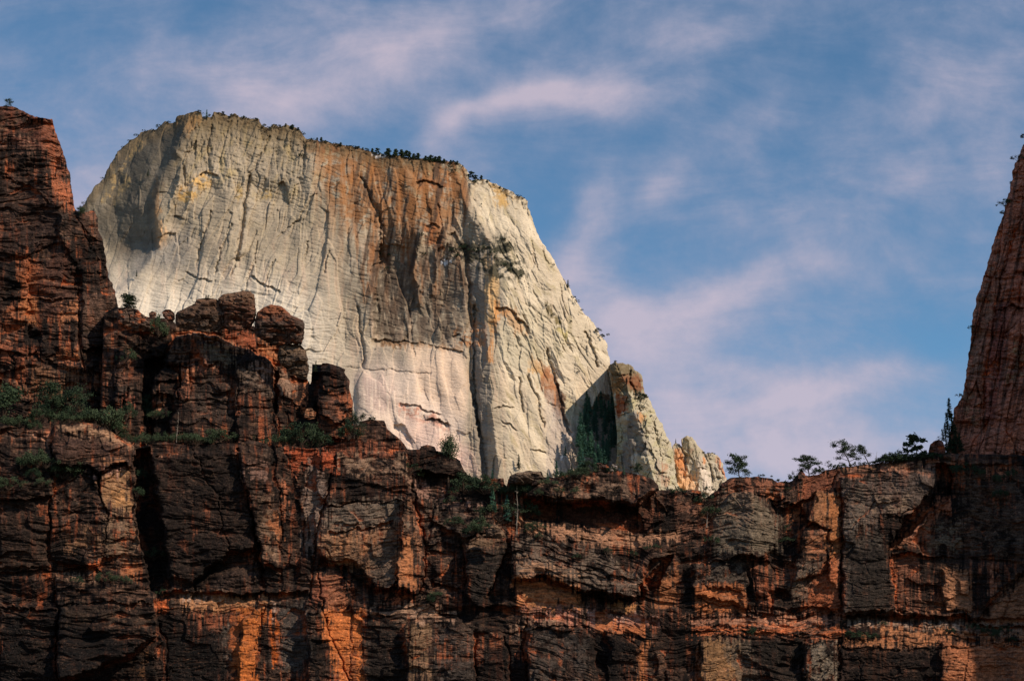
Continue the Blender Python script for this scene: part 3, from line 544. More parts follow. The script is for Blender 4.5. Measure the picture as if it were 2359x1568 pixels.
# (tag, polygon, offset, gx, gy, soft, bulge, amp)
for tg, pts, off, gx, gy, so, bu, am in [
 ('6',[(0,340),(345,335),(325,800),(0,800)],-14,0,0,2.5,6,1),
 ('b',[(640,520),(1050,500),(1250,590),(1500,770),(1540,960),(1500,990),(1440,900),(1180,1060),(1000,990),(620,960),(600,700)],-30,.12,-.25,3,14,.8),
 ('b',[(0,540),(580,560),(560,700),(600,840),(600,1340),(0,1360)],-12,-.1,-.3,3,8,1.2),
 ('6',[(345,340),(590,120),(640,180),(720,430),(700,740),(640,800),(345,750)],-26,-.06,0,2.5,8,1.1),
 ('6',[(650,150),(860,90),(895,250),(915,450),(930,700),(700,730),(725,430)],-8,.5,0,3,5,.5),
 ('6',[(915,0),(1000,0),(1050,150),(1100,500),(1150,930),(1030,960),(980,700),(930,560)],70,0,0,4,0,.5),
 ('6',[(1000,60),(1300,20),(1600,20),(1690,330),(1730,640),(1560,690),(1400,800),(1300,900),(1160,860),(1080,400)],-22,.05,0,3,10,.9),
 ('6',[(1600,20),(1820,0),(1890,350),(1910,800),(1790,780),(1720,500)],-34,.30,0,3,8,.6),
 ('6',[(1850,0),(1940,0),(2060,500),(2050,700),(1990,960),(1910,950),(1900,450)],6,.3,0,3,4,.4),
 ('6',[(1930,0),(2290,0),(2260,170),(2200,400),(2130,690),(2050,700),(2070,400),(2000,200)],10,.05,0,2,3,.35),
 ('6',[(370,850),(950,870),(1040,980),(1040,1060),(1060,1260),(850,1400),(390,1568),(390,1000)],-34,0,-.35,4,14,1.2),
 ('6',[(0,1060),(380,1070),(380,1700),(0,1700)],-12,0,0,3,8,.9),
 ('6',[(1060,960),(2080,980),(2080,1700),(1060,1700)],20,0,0,3,0,.35),
 ('6',[(1640,1150),(1790,1060),(1730,1350),(1720,1700),(1600,1700)],-16,.3,0,3,8,.3),
 ('6',[(2080,1100),(2180,1110),(2260,1300),(2359,1568),(2359,1700),(2100,1700)],-16,.2,0,3,10,.7),
 ('7',[(-60,30),(520,20),(560,230),(565,330),(0,380),(-80,300)],-30,-.03,-.2,3,10,.9),
 ('7',[(-90,400),(515,330),(505,600),(470,900),(350,950),(280,870),(180,760),(-60,740)],-40,-.12,0,2.5,6,.55),
 ('7',[(510,330),(570,330),(625,560),(665,640),(650,800),(610,990),(470,940),(500,600)],-46,.9,0,2.5,4,.7),
 ('7',[(600,150),(1000,190),(1120,420),(1150,560),(900,600),(700,480),(600,280)],6,.03,-.5,4,0,1.0),
 ('7',[(700,480),(900,600),(840,800),(900,960),(700,800),(680,620)],4,.2,-.1,4,8,1.0),
 ('7',[(930,640),(1010,590),(1200,600),(1230,660),(1170,760),(1080,1000),(1060,1070),(940,1000)],-28,.15,0,2.5,14,.4),
 ('7',[(1220,190),(1300,150),(1440,150),(1470,200),(1400,260),(1240,250)],-22,0,-.3,3,14,.6),
 ('7',[(1330,300),(1400,200),(1700,160),(2000,170),(2230,200),(2250,260),(2130,370),(1700,350),(1500,360)],-30,.02,-.35,3,12,1.0),
 ('7',[(1330,310),(2100,360),(2200,270),(2290,430),(2170,570),(1900,530),(1560,500),(1330,480)],36,-.02,.25,3,0,.3),
 ('7',[(2060,360),(2200,270),(2290,420),(2260,480),(2170,570),(2130,480)],-24,.3,0,3,8,.5),
 ('7',[(1240,620),(1300,500),(1560,510),(2000,600),(2350,560),(2350,640),(2130,900),(2100,990),(1720,950),(1450,850),(1260,880)],-26,.04,-.45,3,6,1.1),
 ('7',[(2130,880),(2180,750),(2340,720),(2300,800),(2240,940),(2170,960)],50,0,0,3,0,.5),
 ('7',[(530,1190),(700,1130),(900,1150),(990,1260),(1010,1700),(540,1700)],-30,.05,-.1,4,22,.5),
 ('7',[(1010,1280),(1180,1250),(1240,1500),(1240,1700),(1010,1700)],-12,.1,-.1,4,14,.5),
 ('7',[(1360,1180),(1500,1130),(1700,1180),(1800,1290),(1850,1700),(1360,1700)],-26,.03,-.15,4,18,.5),
 ('7',[(0,1110),(230,1110),(260,1700),(0,1700)],8,.1,0,3,2,.3),
 ('7',[(1900,1220),(2250,1200),(2330,1700),(1900,1700)],-6,.1,0,4,10,.7),
 ('8',[(220,500),(390,290),(525,290),(510,700),(300,760),(200,760)],-22,-.5,-.12,3,6,.7),
 ('8',[(525,290),(640,370),(700,500),(690,690),(600,740),(510,710)],-26,.65,-.1,3,6,.7),
 ('8',[(120,760),(330,740),(480,760),(480,1080),(300,1000),(120,1000)],-16,.05,-.1,3,10,.9),
 ('8',[(500,740),(650,740),(670,960),(600,1000),(520,1000)],-12,-.2,0,3,6,.7),
 ('8',[(700,290),(860,240),(850,330),(760,420),(700,400)],-16,.2,-.2,3,10,.6),
 ('8',[(720,420),(850,350),(880,500),(850,700),(720,700)],22,0,-.2,4,0,.9),
 ('8',[(870,560),(1030,540),(1050,740),(960,850),(800,900),(840,640)],-22,.15,-.1,3,14,1.1),
 ('8',[(880,480),(960,280),(1060,280),(1120,320),(1128,500),(1110,960),(1040,900),(1040,560),(950,500)],-18,.45,0,3,8,.6),
 ('8',[(1120,200),(1760,110),(1745,260),(1600,420),(1480,540),(1430,700),(1480,900),(1480,1090),(1130,1100)],-26,-.03,0,3,5,.30),
 ('8',[(1760,110),(1870,100),(1860,300),(1740,430),(1560,600),(1430,690),(1480,540),(1600,420),(1740,260)],64,-.1,0,3,0,.3),
 ('8',[(1860,100),(2700,100),(2700,830),(1660,700),(1600,620),(1850,320)],10,-.15,.0,3,4,.5),
 ('8',[(1470,700),(2359,760),(2700,700),(2700,800),(2040,1110),(1480,1100)],6,-.06,.0,3,4,.5),
 ('8',[(1805,815),(1980,820),(2000,1105),(1825,1085)],-12,.1,0,2,3,.25),
 ('8',[(1480,900),(1540,880),(1560,1090),(1480,1100)],-9,.1,0,2,3,.25),
 ('8',[(2010,1185),(2200,960),(2400,800),(2900,760),(2900,1210)],16,0,.1,3,0,.25),
 ('8',[(1120,1120),(2900,1150),(2900,1260),(1120,1260)],14,0,-.3,4,0,.5),
 ('8',[(100,1130),(1120,1120),(1120,1240),(90,1240)],6,0,-.4,4,0,1.0),
 ('8',[(180,1290),(420,1280),(440,1700),(180,1700)],-16,.12,0,3,6,.3),
 ('8',[(860,1300),(1090,1280),(1110,1700),(870,1700)],-18,.05,0,3,6,.4),
 ('8',[(1120,1290),(2900,1310),(2900,1700),(1120,1700)],-4,0,0,3,4,.35),
 ('8',[(1790,1310),(1990,1310),(1950,1700),(1800,1700)],-8,.2,0,3,4,.25),
 ]:
    n.facet(tg, pts, off, gx, gy, so, bu, 10, None, am)
near_base(n)
for tg, pts, h, dp, pr in [('b',[(1090,1070),(1200,1010),(1330,930),(1440,900),(1490,980)],22,40,4),('b',[(220,600),(380,590),(480,640),(560,720)],10,12,2),('6',[(1300,910),(1420,790),(1560,690),(1640,680),(1720,650),(1800,850)],60,36,3),('6',[(1000,950),(1300,960),(1700,970),(2080,960)],22,22,4),
  ('6',[(0,830),(300,820),(640,790),(700,830)],16,20,4),('6',[(385,1050),(700,1035),(1030,1045)],12,14,3),('6',[(0,330),(345,335)],10,8,2),('6',[(345,395),(720,440)],8,7,2),('6',[(0,1070),(380,1085)],12,14,2),('6',[(345,520),(520,480),(690,500)],7,6,2),('6',[(0,600),(325,640)],8,8,1),
  ('7',[(0,550),(260,540),(360,500),(460,470)],12,12,3),('7',[(-60,740),(120,800),(330,950),(460,900),(600,990)],30,26,3),('7',[(0,270),(300,240),(560,290)],8,8,3),('7',[(60,340),(230,370),(420,350)],7,7,2),('7',[(1340,320),(1500,350),(1700,340),(1900,370),(2080,360),(2200,290)],62,30,6),('7',[(1265,890),(1350,880),(1440,850),(1480,850),(1560,900),(1700,925)],34,24,4),
  ('7',[(1690,960),(1900,1000),(2090,1010),(2150,900)],30,36,5),('7',[(1280,700),(1500,760),(1900,840),(2110,880)],8,8,2),('7',[(700,880),(900,940)],30,30,2),('7',[(1070,1060),(1300,1060)],30,28,2),('7',[(430,1080),(700,1060),(900,1150)],8,8,2),('7',[(1230,1250),(1500,1190),(1780,1200)],9,10,2),
  ('8',[(480,730),(620,760),(670,800)],24,22,2),('8',[(640,950),(700,930),(760,960)],44,34,2),('8',[(880,520),(960,500),(1030,560)],12,20,2),('8',[(200,940),(320,930),(460,990)],24,16,2),('8',[(850,900),(960,850),(1050,820)],12,12,2),('8',[(630,370),(700,370),(760,360)],16,22,2),('8',[(720,390),(800,370),(830,390)],16,22,2),('8',[(830,330),(930,320),(950,300)],16,24,2),
  ('8',[(1120,1115),(1480,1110),(1700,1125),(1990,1115),(2040,1190),(2360,1200),(2900,1215)],20,34,5),('8',[(720,1110),(900,1050),(1110,1100)],26,20,2),('8',[(1400,470),(1480,455),(1520,460)],8,10,2),('8',[(1500,500),(1560,395),(1640,400)],12,12,1),('8',[(130,1010),(400,1060),(700,1130)],10,12,2),('8',[(1470,710),(1800,730),(2359,770)],10,8,2),('8',[(2010,1160),(2200,940),(2359,820),(2700,700)],26,30,3),('8',[(90,1240),(500,1230),(1120,1270)],9,10,1),('8',[(1120,1340),(1750,1345),(2900,1300)],10,9,2),
  ('5',[(640,1310),(700,1300),(730,1280)],14,20,1)]:
    n.lip(tg, pts, h, dp, pr)
for tg, pts, w_, dp in [('6',[(350,0),(345,340),(330,600),(320,800)],2.2,16),('6',[(375,860),(385,1100),(390,1568)],2.4,18),('6',[(1300,0),(1380,160),(1480,330),(1490,430),(1540,640),(1560,690)],2,12),('6',[(1040,160),(1380,170),(1640,170)],1.6,7),('6',[(1600,0),(1650,180),(1690,400),(1740,640),(1800,930)],3.4,26),('6',[(1850,0),(1910,450),(1900,900)],2,10),('6',[(2090,120),(2060,420),(2050,700)],2,8),
  ('6',[(2260,170),(2190,420),(2130,700),(2100,1000)],3.2,20),('6',[(2170,760),(2170,1100),(2260,1300),(2359,1560)],2.6,18),('6',[(1080,1180),(1110,1300),(1140,1568)],2.5,14),('6',[(1790,1060),(1770,1180),(1700,1350),(1760,1380)],2,12),
  ('7',[(560,230),(610,420),(660,620),(660,760),(610,1000)],3,18),('7',[(740,340),(700,480),(690,620)],2.4,12),('7',[(820,370),(850,440)],1.8,7),('7',[(1230,640),(1170,780),(1090,990)],3,24),('7',[(900,640),(930,820),(940,960)],3,16),('7',[(1340,1150),(1330,1300),(1345,1568)],3.6,22),('7',[(1190,1270),(1240,1400),(1255,1568)],2.4,14),('7',[(160,1110),(155,1568)],2.5,7),('7',[(1650,910),(1700,1050)],2,8),('7',[(0,700),(100,860),(180,1000)],2.4,12),
  ('8',[(1118,330),(1125,600),(1115,1000),(1120,1150)],3,16),('8',[(1060,250),(1100,170)],3,12),('8',[(1040,560),(1050,700),(1040,900)],2,10),('8',[(640,960),(660,1120)],4,20),('8',[(510,740),(540,900),(550,1100)],2.4,12),('8',[(1780,110),(1780,300)],3,8),('8',[(1800,930),(1810,1080)],1.8,8),('8',[(2320,840),(2200,1180)],1.8,8),('8',[(170,1320),(140,1450),(160,1568)],3,14),('8',[(880,1290),(850,1568)],3,16),('8',[(1240,1440),(1260,1568)],1.6,7),('8',[(1990,1310),(1950,1568)],2,9),('8',[(1350,270),(1450,180)],2,9),('8',[(1130,560),(1200,540),(1350,360)],2.4,8)]:
    n.crack(tg, pts, w_*.85, dp*.75)
# colour of the stone
for a in [('6',[(1220,1000),(1500,990),(1800,1010),(1790,1080),(1500,1090),(1230,1080)],(.42,.21,.10),.9,'n'),('6',[(1230,960),(1540,965),(1540,1030),(1230,1030)],(.45,.33,.26),.7,'v'),('6',[(1060,1010),(1120,1030),(1140,1090),(1070,1080)],OG,.9,'n'),
  ('6',[(1640,1060),(1790,1080),(1750,1250),(1720,1350),(1740,1600),(1590,1600)],(.43,.135,.035),1,'n'),('6',[(1560,1060),(1640,1060),(1600,1600),(1560,1600)],(.30,.09,.03),.8,'v'),('6',[(1855,1100),(1890,1100),(1897,1460),(1847,1460)],(.48,.12,.025),1,'n'),('6',[(1845,1010),(1885,1010),(1885,1190),(1860,1190)],(.50,.38,.30),.9,'v'),
  ('6',[(850,780),(940,800),(930,870),(840,840)],(.40,.15,.06),.9,'n'),('6',[(240,810),(370,830),(370,910),(260,880)],OG,.9,'p'),('6',[(290,900),(330,900),(300,1070),(270,1070)],OG,.8,'n'),('6',[(290,400),(340,400),(330,480),(290,470)],OG,.95,'n'),('6',[(620,760),(665,760),(650,830),(620,830)],OG,.9,'n'),
  ('6',[(670,170),(870,120),(890,260),(910,420),(800,420),(700,330)],(.27,.16,.085),.95,'n'),('6',[(760,280),(860,280),(880,360),(790,370)],(.36,.19,.08),.9,'n'),('6',[(700,420),(930,420),(930,740),(690,740)],(.17,.115,.075),.8,'p'),('6',[(440,560),(680,520),(680,700),(460,700)],(.20,.11,.06),.8,'p'),
  ('6',[(1950,0),(2290,0),(2270,150),(2200,110),(2090,90),(1990,150)],(.36,.085,.035),.95,'n'),('6',[(2090,90),(2230,200),(2180,500),(2140,690),(2060,690)],(.20,.15,.12),.95,'n'),('6',[(1660,90),(1790,110),(1780,200),(1690,190)],(.36,.22,.17),.8,'h'),('6',[(1840,400),(1890,460),(1895,600),(1840,600),(1820,520)],(.36,.14,.06),.9,'n'),('6',[(1720,260),(1850,300),(1890,760),(1760,740)],(.18,.12,.08),.8,'p'),
  ('6',[(1915,240),(1940,240),(1950,460),(1925,460)],(.38,.14,.07),.9,'n'),('6',[(1380,340),(1420,340),(1390,470),(1360,440)],OG,.8,'n'),('6',[(1260,540),(1310,480),(1290,600),(1250,680)],OG,.7,'n'),('6',[(370,840),(640,850),(640,910),(375,905)],(.36,.23,.15),.9,'p'),('6',[(380,920),(1000,940),(1040,1000),(1030,1050),(400,1000)],(.30,.17,.11),.8,'h'),('6',[(380,1060),(800,1050),(1040,1130),(1050,1250),(850,1180),(560,1150),(400,1200)],(.16,.11,.075),.7,'p'),
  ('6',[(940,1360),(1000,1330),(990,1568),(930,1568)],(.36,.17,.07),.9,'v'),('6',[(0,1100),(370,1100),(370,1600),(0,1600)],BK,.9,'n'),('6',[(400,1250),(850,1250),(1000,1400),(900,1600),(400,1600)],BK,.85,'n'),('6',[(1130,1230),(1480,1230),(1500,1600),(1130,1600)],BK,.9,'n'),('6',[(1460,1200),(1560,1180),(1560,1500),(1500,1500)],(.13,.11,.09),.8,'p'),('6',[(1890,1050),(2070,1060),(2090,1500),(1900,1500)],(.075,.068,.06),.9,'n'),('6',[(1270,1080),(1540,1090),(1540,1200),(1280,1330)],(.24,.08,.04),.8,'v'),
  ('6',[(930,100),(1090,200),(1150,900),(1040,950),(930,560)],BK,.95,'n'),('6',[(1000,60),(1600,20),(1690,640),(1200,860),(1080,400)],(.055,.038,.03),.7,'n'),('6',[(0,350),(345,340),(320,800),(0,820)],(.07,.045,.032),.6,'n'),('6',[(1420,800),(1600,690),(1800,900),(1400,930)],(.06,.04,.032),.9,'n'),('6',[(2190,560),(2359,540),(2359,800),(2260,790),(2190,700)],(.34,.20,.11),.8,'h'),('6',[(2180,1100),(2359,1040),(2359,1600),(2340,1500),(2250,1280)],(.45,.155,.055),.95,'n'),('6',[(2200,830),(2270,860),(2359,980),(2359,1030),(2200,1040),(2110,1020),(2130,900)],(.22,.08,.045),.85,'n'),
  ('7',[(0,-90),(500,-60),(500,30),(350,60),(60,30),(0,-20)],(.28,.10,.055),.8,'v'),('7',[(60,20),(330,20),(520,40),(570,230),(440,180),(200,200),(40,120)],(.21,.14,.095),.9,'p'),('7',[(0,370),(510,330),(505,560),(470,470),(330,520),(0,550)],(.15,.12,.09),.95,'n'),('7',[(0,560),(250,560),(360,520),(480,480),(490,900),(400,930),(280,860),(100,770),(0,740)],(.21,.125,.075),.9,'p'),('7',[(0,560),(320,560),(400,700),(200,720),(0,700)],(.34,.16,.08),.7,'v'),('7',[(300,640),(490,620),(480,900),(380,930),(280,820)],(.115,.09,.068),.8,'n'),
  ('7',[(510,600),(570,580),(600,800),(590,960),(470,900)],(.38,.16,.07),.9,'n'),('7',[(515,340),(570,330),(620,560),(660,640),(650,780),(600,700)],(.28,.145,.085),.8,'p'),('7',[(360,960),(600,960),(600,1050),(400,1050)],(.36,.12,.06),.9,'p'),('7',[(0,800),(50,900),(170,1020),(100,1080),(0,1090)],(.30,.13,.07),.8,'n'),
  ('7',[(0,1110),(240,1110),(255,1600),(120,1600),(0,1300)],(.46,.15,.045),1,'n'),('7',[(160,1150),(190,1150),(195,1600),(160,1600)],(.16,.06,.03),.9,'n'),('7',[(250,1160),(520,1180),(520,1600),(260,1600)],(.05,.042,.036),.9,'n'),('7',[(540,1200),(700,1180),(680,1600),(540,1600)],(.19,.12,.07),.8,'V'),('7',[(700,1150),(980,1240),(1000,1600),(740,1600)],(.065,.055,.048),.8,'p'),('7',[(300,1070),(700,1050),(860,1120),(880,1150),(500,1150),(300,1110)],(.34,.22,.15),.9,'h'),
  ('7',[(930,700),(1170,680),(1160,770),(1080,1000),(950,990)],(.055,.048,.042),.95,'n'),('7',[(930,600),(1200,600),(1180,680),(930,700)],(.16,.11,.07),.8,'p'),('7',[(570,210),(760,240),(820,300),(1100,400),(1090,440),(800,400),(600,330)],(.28,.17,.13),.85,'p'),('7',[(600,380),(900,400),(1150,500),(1000,600),(700,640)],(.10,.075,.058),.8,'p'),
  ('7',[(1330,330),(1530,360),(1560,480),(1330,480)],(.22,.07,.03),.9,'n'),('7',[(1560,400),(2100,440),(2100,520),(1900,540),(1600,490)],(.13,.045,.025),.9,'n'),('7',[(2100,340),(2200,300),(2190,560),(2110,470)],(.20,.085,.05),.8,'n'),('7',[(1240,510),(1340,490),(1560,520),(1850,560),(2130,590),(2359,570),(2359,620),(1850,660),(1600,590)],(.36,.20,.12),.95,'n'),('7',[(1250,620),(1400,570),(1900,690),(2130,880),(2100,990),(1720,940),(1480,830),(1260,860)],(.135,.105,.08),.85,'p'),('7',[(1400,200),(2000,200),(2130,330),(1500,330)],(.17,.115,.08),.8,'p'),
  ('7',[(1260,760),(1400,740),(1700,820),(1700,910),(1480,840),(1270,880)],(.34,.20,.12),.8,'h'),('7',[(1290,890),(1480,860),(1680,940),(1700,1060),(1300,1050)],(.45,.20,.085),.95,'n'),('7',[(1920,1050),(2080,1050),(2080,1100),(1920,1090)],(.45,.22,.09),.9,'n'),('7',[(1330,1060),(1720,1060),(2250,1150),(2250,1200),(1900,1240),(1350,1160)],(.36,.17,.12),.85,'v'),('7',[(1700,1070),(2240,1130),(2240,1180),(1700,1140)],(.36,.25,.21),.7,'v'),('7',[(1850,1150),(2150,1190),(2150,1260),(1900,1260),(1820,1230)],(.43,.15,.06),.9,'n'),('7',[(1230,1200),(1560,1120),(1600,1180),(1240,1260)],(.28,.18,.12),.8,'p'),
  ('7',[(2250,920),(2359,800),(2359,1050),(2220,1060)],(.30,.12,.05),.8,'n'),('7',[(1330,1240),(1350,1240),(1345,1420),(1320,1400)],(.36,.10,.04),1,'n'),('7',[(1360,1220),(1800,1220),(1800,1600),(1360,1600)],(.062,.054,.047),.8,'p'),('7',[(1800,1250),(2000,1250),(2000,1600),(1800,1600)],(.04,.03,.027),.85,'n'),('7',[(2100,1300),(2200,1300),(2180,1600),(2080,1600)],(.34,.13,.05),.85,'v'),
  ('8',[(310,290),(525,290),(690,480),(680,700),(280,700),(240,520)],(.135,.115,.085),.9,'n'),('8',[(380,290),(525,290),(525,500),(420,480)],(.19,.13,.09),.8,'h'),('8',[(100,720),(480,740),(470,940),(120,920)],(.085,.072,.058),.8,'p'),('8',[(140,930),(440,930),(480,1080),(300,1110),(150,1110)],(.36,.13,.05),.9,'n'),('8',[(500,740),(560,740),(640,1000),(560,1080)],(.28,.11,.06),.85,'v'),('8',[(0,300),(200,330),(180,600),(0,620)],(.17,.085,.055),.8,'p'),
  ('8',[(240,190),(670,190),(720,260),(640,340),(500,270),(300,280)],(.26,.11,.065),.85,'p'),('8',[(620,290),(700,320),(690,380),(640,350)],(.34,.12,.05),.9,'n'),('8',[(830,150),(1120,140),(1110,300),(1000,250),(900,330),(840,300)],(.22,.085,.05),.85,'n'),('8',[(770,400),(860,370),(830,470),(780,470)],(.34,.12,.05),.9,'n'),
  ('8',[(900,560),(1030,560),(1050,720),(900,760),(860,660)],(.32,.15,.08),.85,'h'),('8',[(970,290),(1040,290),(1040,520),(900,500)],(.30,.145,.07),.85,'n'),('8',[(1050,300),(1110,310),(1128,550),(1115,940),(1050,960),(1040,600)],(.34,.14,.055),.95,'n'),('8',[(900,850),(1110,700),(1115,1110),(960,1130),(850,1080)],(.30,.10,.045),.9,'n'),('8',[(780,760),(1000,760),(880,1000),(790,1060)],(.12,.098,.075),.8,'n'),
  ('8',[(1130,200),(1760,120),(1740,260),(1600,420),(1430,440),(1140,600)],(.095,.075,.064),.9,'n'),('8',[(1350,300),(1640,280),(1560,420),(1340,440)],(.19,.14,.10),.85,'p'),('8',[(1140,260),(1300,260),(1300,560),(1140,560)],(.13,.11,.088),.7,'V'),('8',[(1130,600),(1430,560),(1460,1090),(1130,1090)],(.072,.062,.052),.9,'n'),('8',[(1160,130),(1780,80),(1860,100),(1700,130),(1180,180)],(.30,.15,.10),.85,'h'),
  ('8',[(1780,330),(1850,340),(1860,420),(1760,420)],(.34,.13,.07),.9,'n'),('8',[(1640,460),(1780,430),(1700,560),(1560,640),(1500,640)],(.28,.13,.08),.8,'n'),('8',[(1440,660),(1540,560),(1550,640),(1460,720)],(.30,.13,.07),.9,'n'),('8',[(1680,500),(1950,480),(1950,680),(1660,700)],(.13,.105,.075),.9,'p'),('8',[(1900,140),(2700,140),(2700,760),(1960,700)],(.075,.055,.042),.9,'p'),('8',[(2100,110),(2240,110),(2240,180),(2110,170)],(.40,.15,.08),.95,'p'),
  ('8',[(1460,720),(1640,720),(1670,1100),(1490,1110)],(.26,.11,.065),.85,'V'),('8',[(1805,815),(1980,820),(2000,1105),(1825,1085)],(.28,.14,.075),1,'n'),('8',[(1700,1000),(1800,1000),(1800,1110),(1700,1110)],(.30,.13,.06),.8,'p'),('8',[(2145,810),(2165,810),(2172,970),(2145,970)],(.32,.14,.08),1,'n'),('8',[(2000,1190),(2240,960),(2359,860),(2900,760),(2900,1210)],(.225,.112,.062),1,'n'),
  ('8',[(1120,1140),(2900,1180),(2900,1250),(2359,1260),(1600,1220),(1120,1200)],(.33,.24,.18),.9,'v'),('8',[(1350,1200),(2359,1230),(2900,1240),(2900,1290),(1400,1290)],(.38,.17,.08),.85,'p'),('8',[(90,1140),(1110,1130),(1110,1200),(100,1200)],(.38,.19,.12),.85,'n'),('8',[(90,1190),(1110,1190),(1110,1270),(100,1270)],(.43,.13,.05),.85,'h'),('8',[(1120,1290),(1750,1290),(1700,1340),(1120,1330)],(.36,.16,.075),.9,'n'),
  ('8',[(190,1290),(420,1290),(440,1600),(180,1600)],(.235,.135,.065),.95,'n'),('8',[(330,1290),(500,1290),(560,1600),(400,1600)],(.10,.082,.062),.85,'n'),('8',[(130,1360),(165,1360),(160,1600),(130,1600)],(.30,.12,.06),.9,'n'),('8',[(880,1310),(1090,1290),(1100,1600),(870,1600)],(.17,.145,.11),.9,'p'),('8',[(560,1300),(860,1290),(840,1600),(600,1600)],(.045,.04,.034),.85,'n'),('8',[(1120,1350),(1800,1350),(1800,1600),(1120,1600)],(.045,.03,.025),.9,'n'),('8',[(1270,1350),(1500,1350),(1480,1600),(1280,1600)],(.15,.06,.03),.7,'v'),('8',[(1800,1310),(2900,1310),(2900,1700),(1800,1700)],(.31,.125,.06),1,'n'),('8',[(2140,1340),(2300,1380),(2330,1600),(2200,1600)],(.12,.065,.045),.8,'p'),
  ('b',[(700,520),(1100,500),(1250,600),(1480,740),(1400,760),(1180,640),(800,590)],(.33,.205,.125),.95,'n'),('b',[(620,620),(1180,660),(1430,780),(1380,900),(1000,900),(620,900)],(.095,.055,.042),.7,'n'),('b',[(1100,1090),(1230,1020),(1420,990),(1340,1090),(1200,1110)],(.37,.215,.17),1,'n'),('b',[(500,600),(620,640),(590,720),(540,700)],(.34,.13,.07),.95,'n'),('b',[(1170,880),(1400,880),(1420,920),(1200,930)],(.33,.15,.07),.9,'h'),('b',[(380,620),(480,640),(560,730),(500,720)],(.36,.19,.12),.9,'n'),
  ('5',[(1090,1090),(1700,1050),(1750,1080),(1200,1110)],(.20,.115,.065),.8,'p')]:
    n.paint(a[0], a[1], a[2], a[3], a[4], 4)
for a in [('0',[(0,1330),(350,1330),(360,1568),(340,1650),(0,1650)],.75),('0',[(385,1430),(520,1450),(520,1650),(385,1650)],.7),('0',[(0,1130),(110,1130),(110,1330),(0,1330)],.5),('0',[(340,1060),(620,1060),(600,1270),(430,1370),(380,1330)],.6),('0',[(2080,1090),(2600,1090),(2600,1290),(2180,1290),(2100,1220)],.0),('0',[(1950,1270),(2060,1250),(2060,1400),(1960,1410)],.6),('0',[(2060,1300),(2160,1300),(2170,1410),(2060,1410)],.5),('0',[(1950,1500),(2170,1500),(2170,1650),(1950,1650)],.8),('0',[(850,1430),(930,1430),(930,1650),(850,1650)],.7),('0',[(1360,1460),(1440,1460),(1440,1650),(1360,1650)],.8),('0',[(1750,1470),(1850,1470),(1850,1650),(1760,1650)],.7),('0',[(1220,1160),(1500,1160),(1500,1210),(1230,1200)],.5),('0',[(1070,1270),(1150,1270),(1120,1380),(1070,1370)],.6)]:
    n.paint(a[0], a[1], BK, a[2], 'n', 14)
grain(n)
N_CREST = C_(('0',[(-170,985),(-60,975),(0,972)]),('b',[(220,540),(420,560),(560,545),(640,505),(900,478),(1100,488),(1200,530),(1320,610),(1500,700),(1560,760),(1600,770),(1700,730),(1900,705),(2150,735),(2359,760)]),
 ('3',[(1480,1190),(1600,1200),(1700,1180),(1800,1200),(1850,1240),(1940,1215),(2080,1235),(2200,1220),(2280,1210),(2330,1180)]),
 ('4',[(90,895),(170,880),(205,830),(220,775),(300,760),(385,768),(405,825),(470,880),(520,925),(540,960),(622,962),(632,938),(690,934),(725,945),(735,972),(830,1000),(900,1040),(912,1085),(945,1132),(1000,1160),(1040,1190),(1100,1160),(1188,1160),(1197,1200),(1212,1218),(1222,1165),(1290,1122),(1360,1108),(1448,1114),(1465,1150),(1560,1150),(1680,1120),(1740,1112),(1820,1108),(1915,1112),(2000,1110),(2120,1135),(2200,1165),(2235,1200),(2250,1238)]),
 ('5',[(0,1240),(45,1240),(110,1238),(168,1245),(176,1292),(205,1290),(280,1240),(310,1190),(370,1155),(450,1150),(560,1145),(655,1160),(690,1190),(740,1175),(765,1188),(830,1150),(842,1118),(860,1140),(960,1135),(1000,1110),(1090,1085),(1200,1075),(1340,1060),(1500,1050),(1540,1034),(1600,1014),(1680,996),(1760,988),(1900,990),(2100,994),(2359,1000),(2860,1000)]))
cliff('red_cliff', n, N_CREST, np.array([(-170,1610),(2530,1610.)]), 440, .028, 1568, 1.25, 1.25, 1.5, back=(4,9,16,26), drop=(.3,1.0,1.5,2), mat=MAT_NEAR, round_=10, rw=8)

# upper tier: left buttress and the boulder tower behind the bushy ledge
def tier(): pass
b = Canvas(-170, 300, 225, 1040, BR, 41, 1.9); X, Y = b.X, b.Y
near_color(b, .55)
xm = np.interp(Y, [240,400,540,640,700,900,1000], [92,110,150,140,175,190,195])
b.D += np.where(X > xm, (X-xm)*.62, (xm-X)*.05)
for f_ in [('0',[(-170,600),(60,600),(62,850),(-170,860)],-10,-.03,0,3,6,8,None,.8),('3',[(300,400),(530,400),(540,560),(560,720),(420,700),(270,560)],-8,0,0,3,5,8,None,.8),('3',[(180,220),(540,200),(540,400),(280,400)],0,.03,0,3,4,8,None,.6),('3',[(430,640),(540,640),(540,710),(440,680)],-8,0,0,3,5,8,None,.6),('3',[(550,0),(730,0),(800,260),(790,600),(700,560),(560,560)],-8,.15,0,3,6,10,None,.7),('1',[(400,900),(560,960),(720,1300),(560,1300),(430,1100)],-5,.3,0,3,5,8,None,.5),('3',[(610,620),(780,660),(770,900),(720,1000),(620,900)],-12,.1,0,3,10,8,None,.8),('0',[(60,960),(200,965),(205,1045),(60,1045)],-12,0,-.3,3,8,8,None,1)]:
    b.facet(*f_)
near_base(b, 1.15)
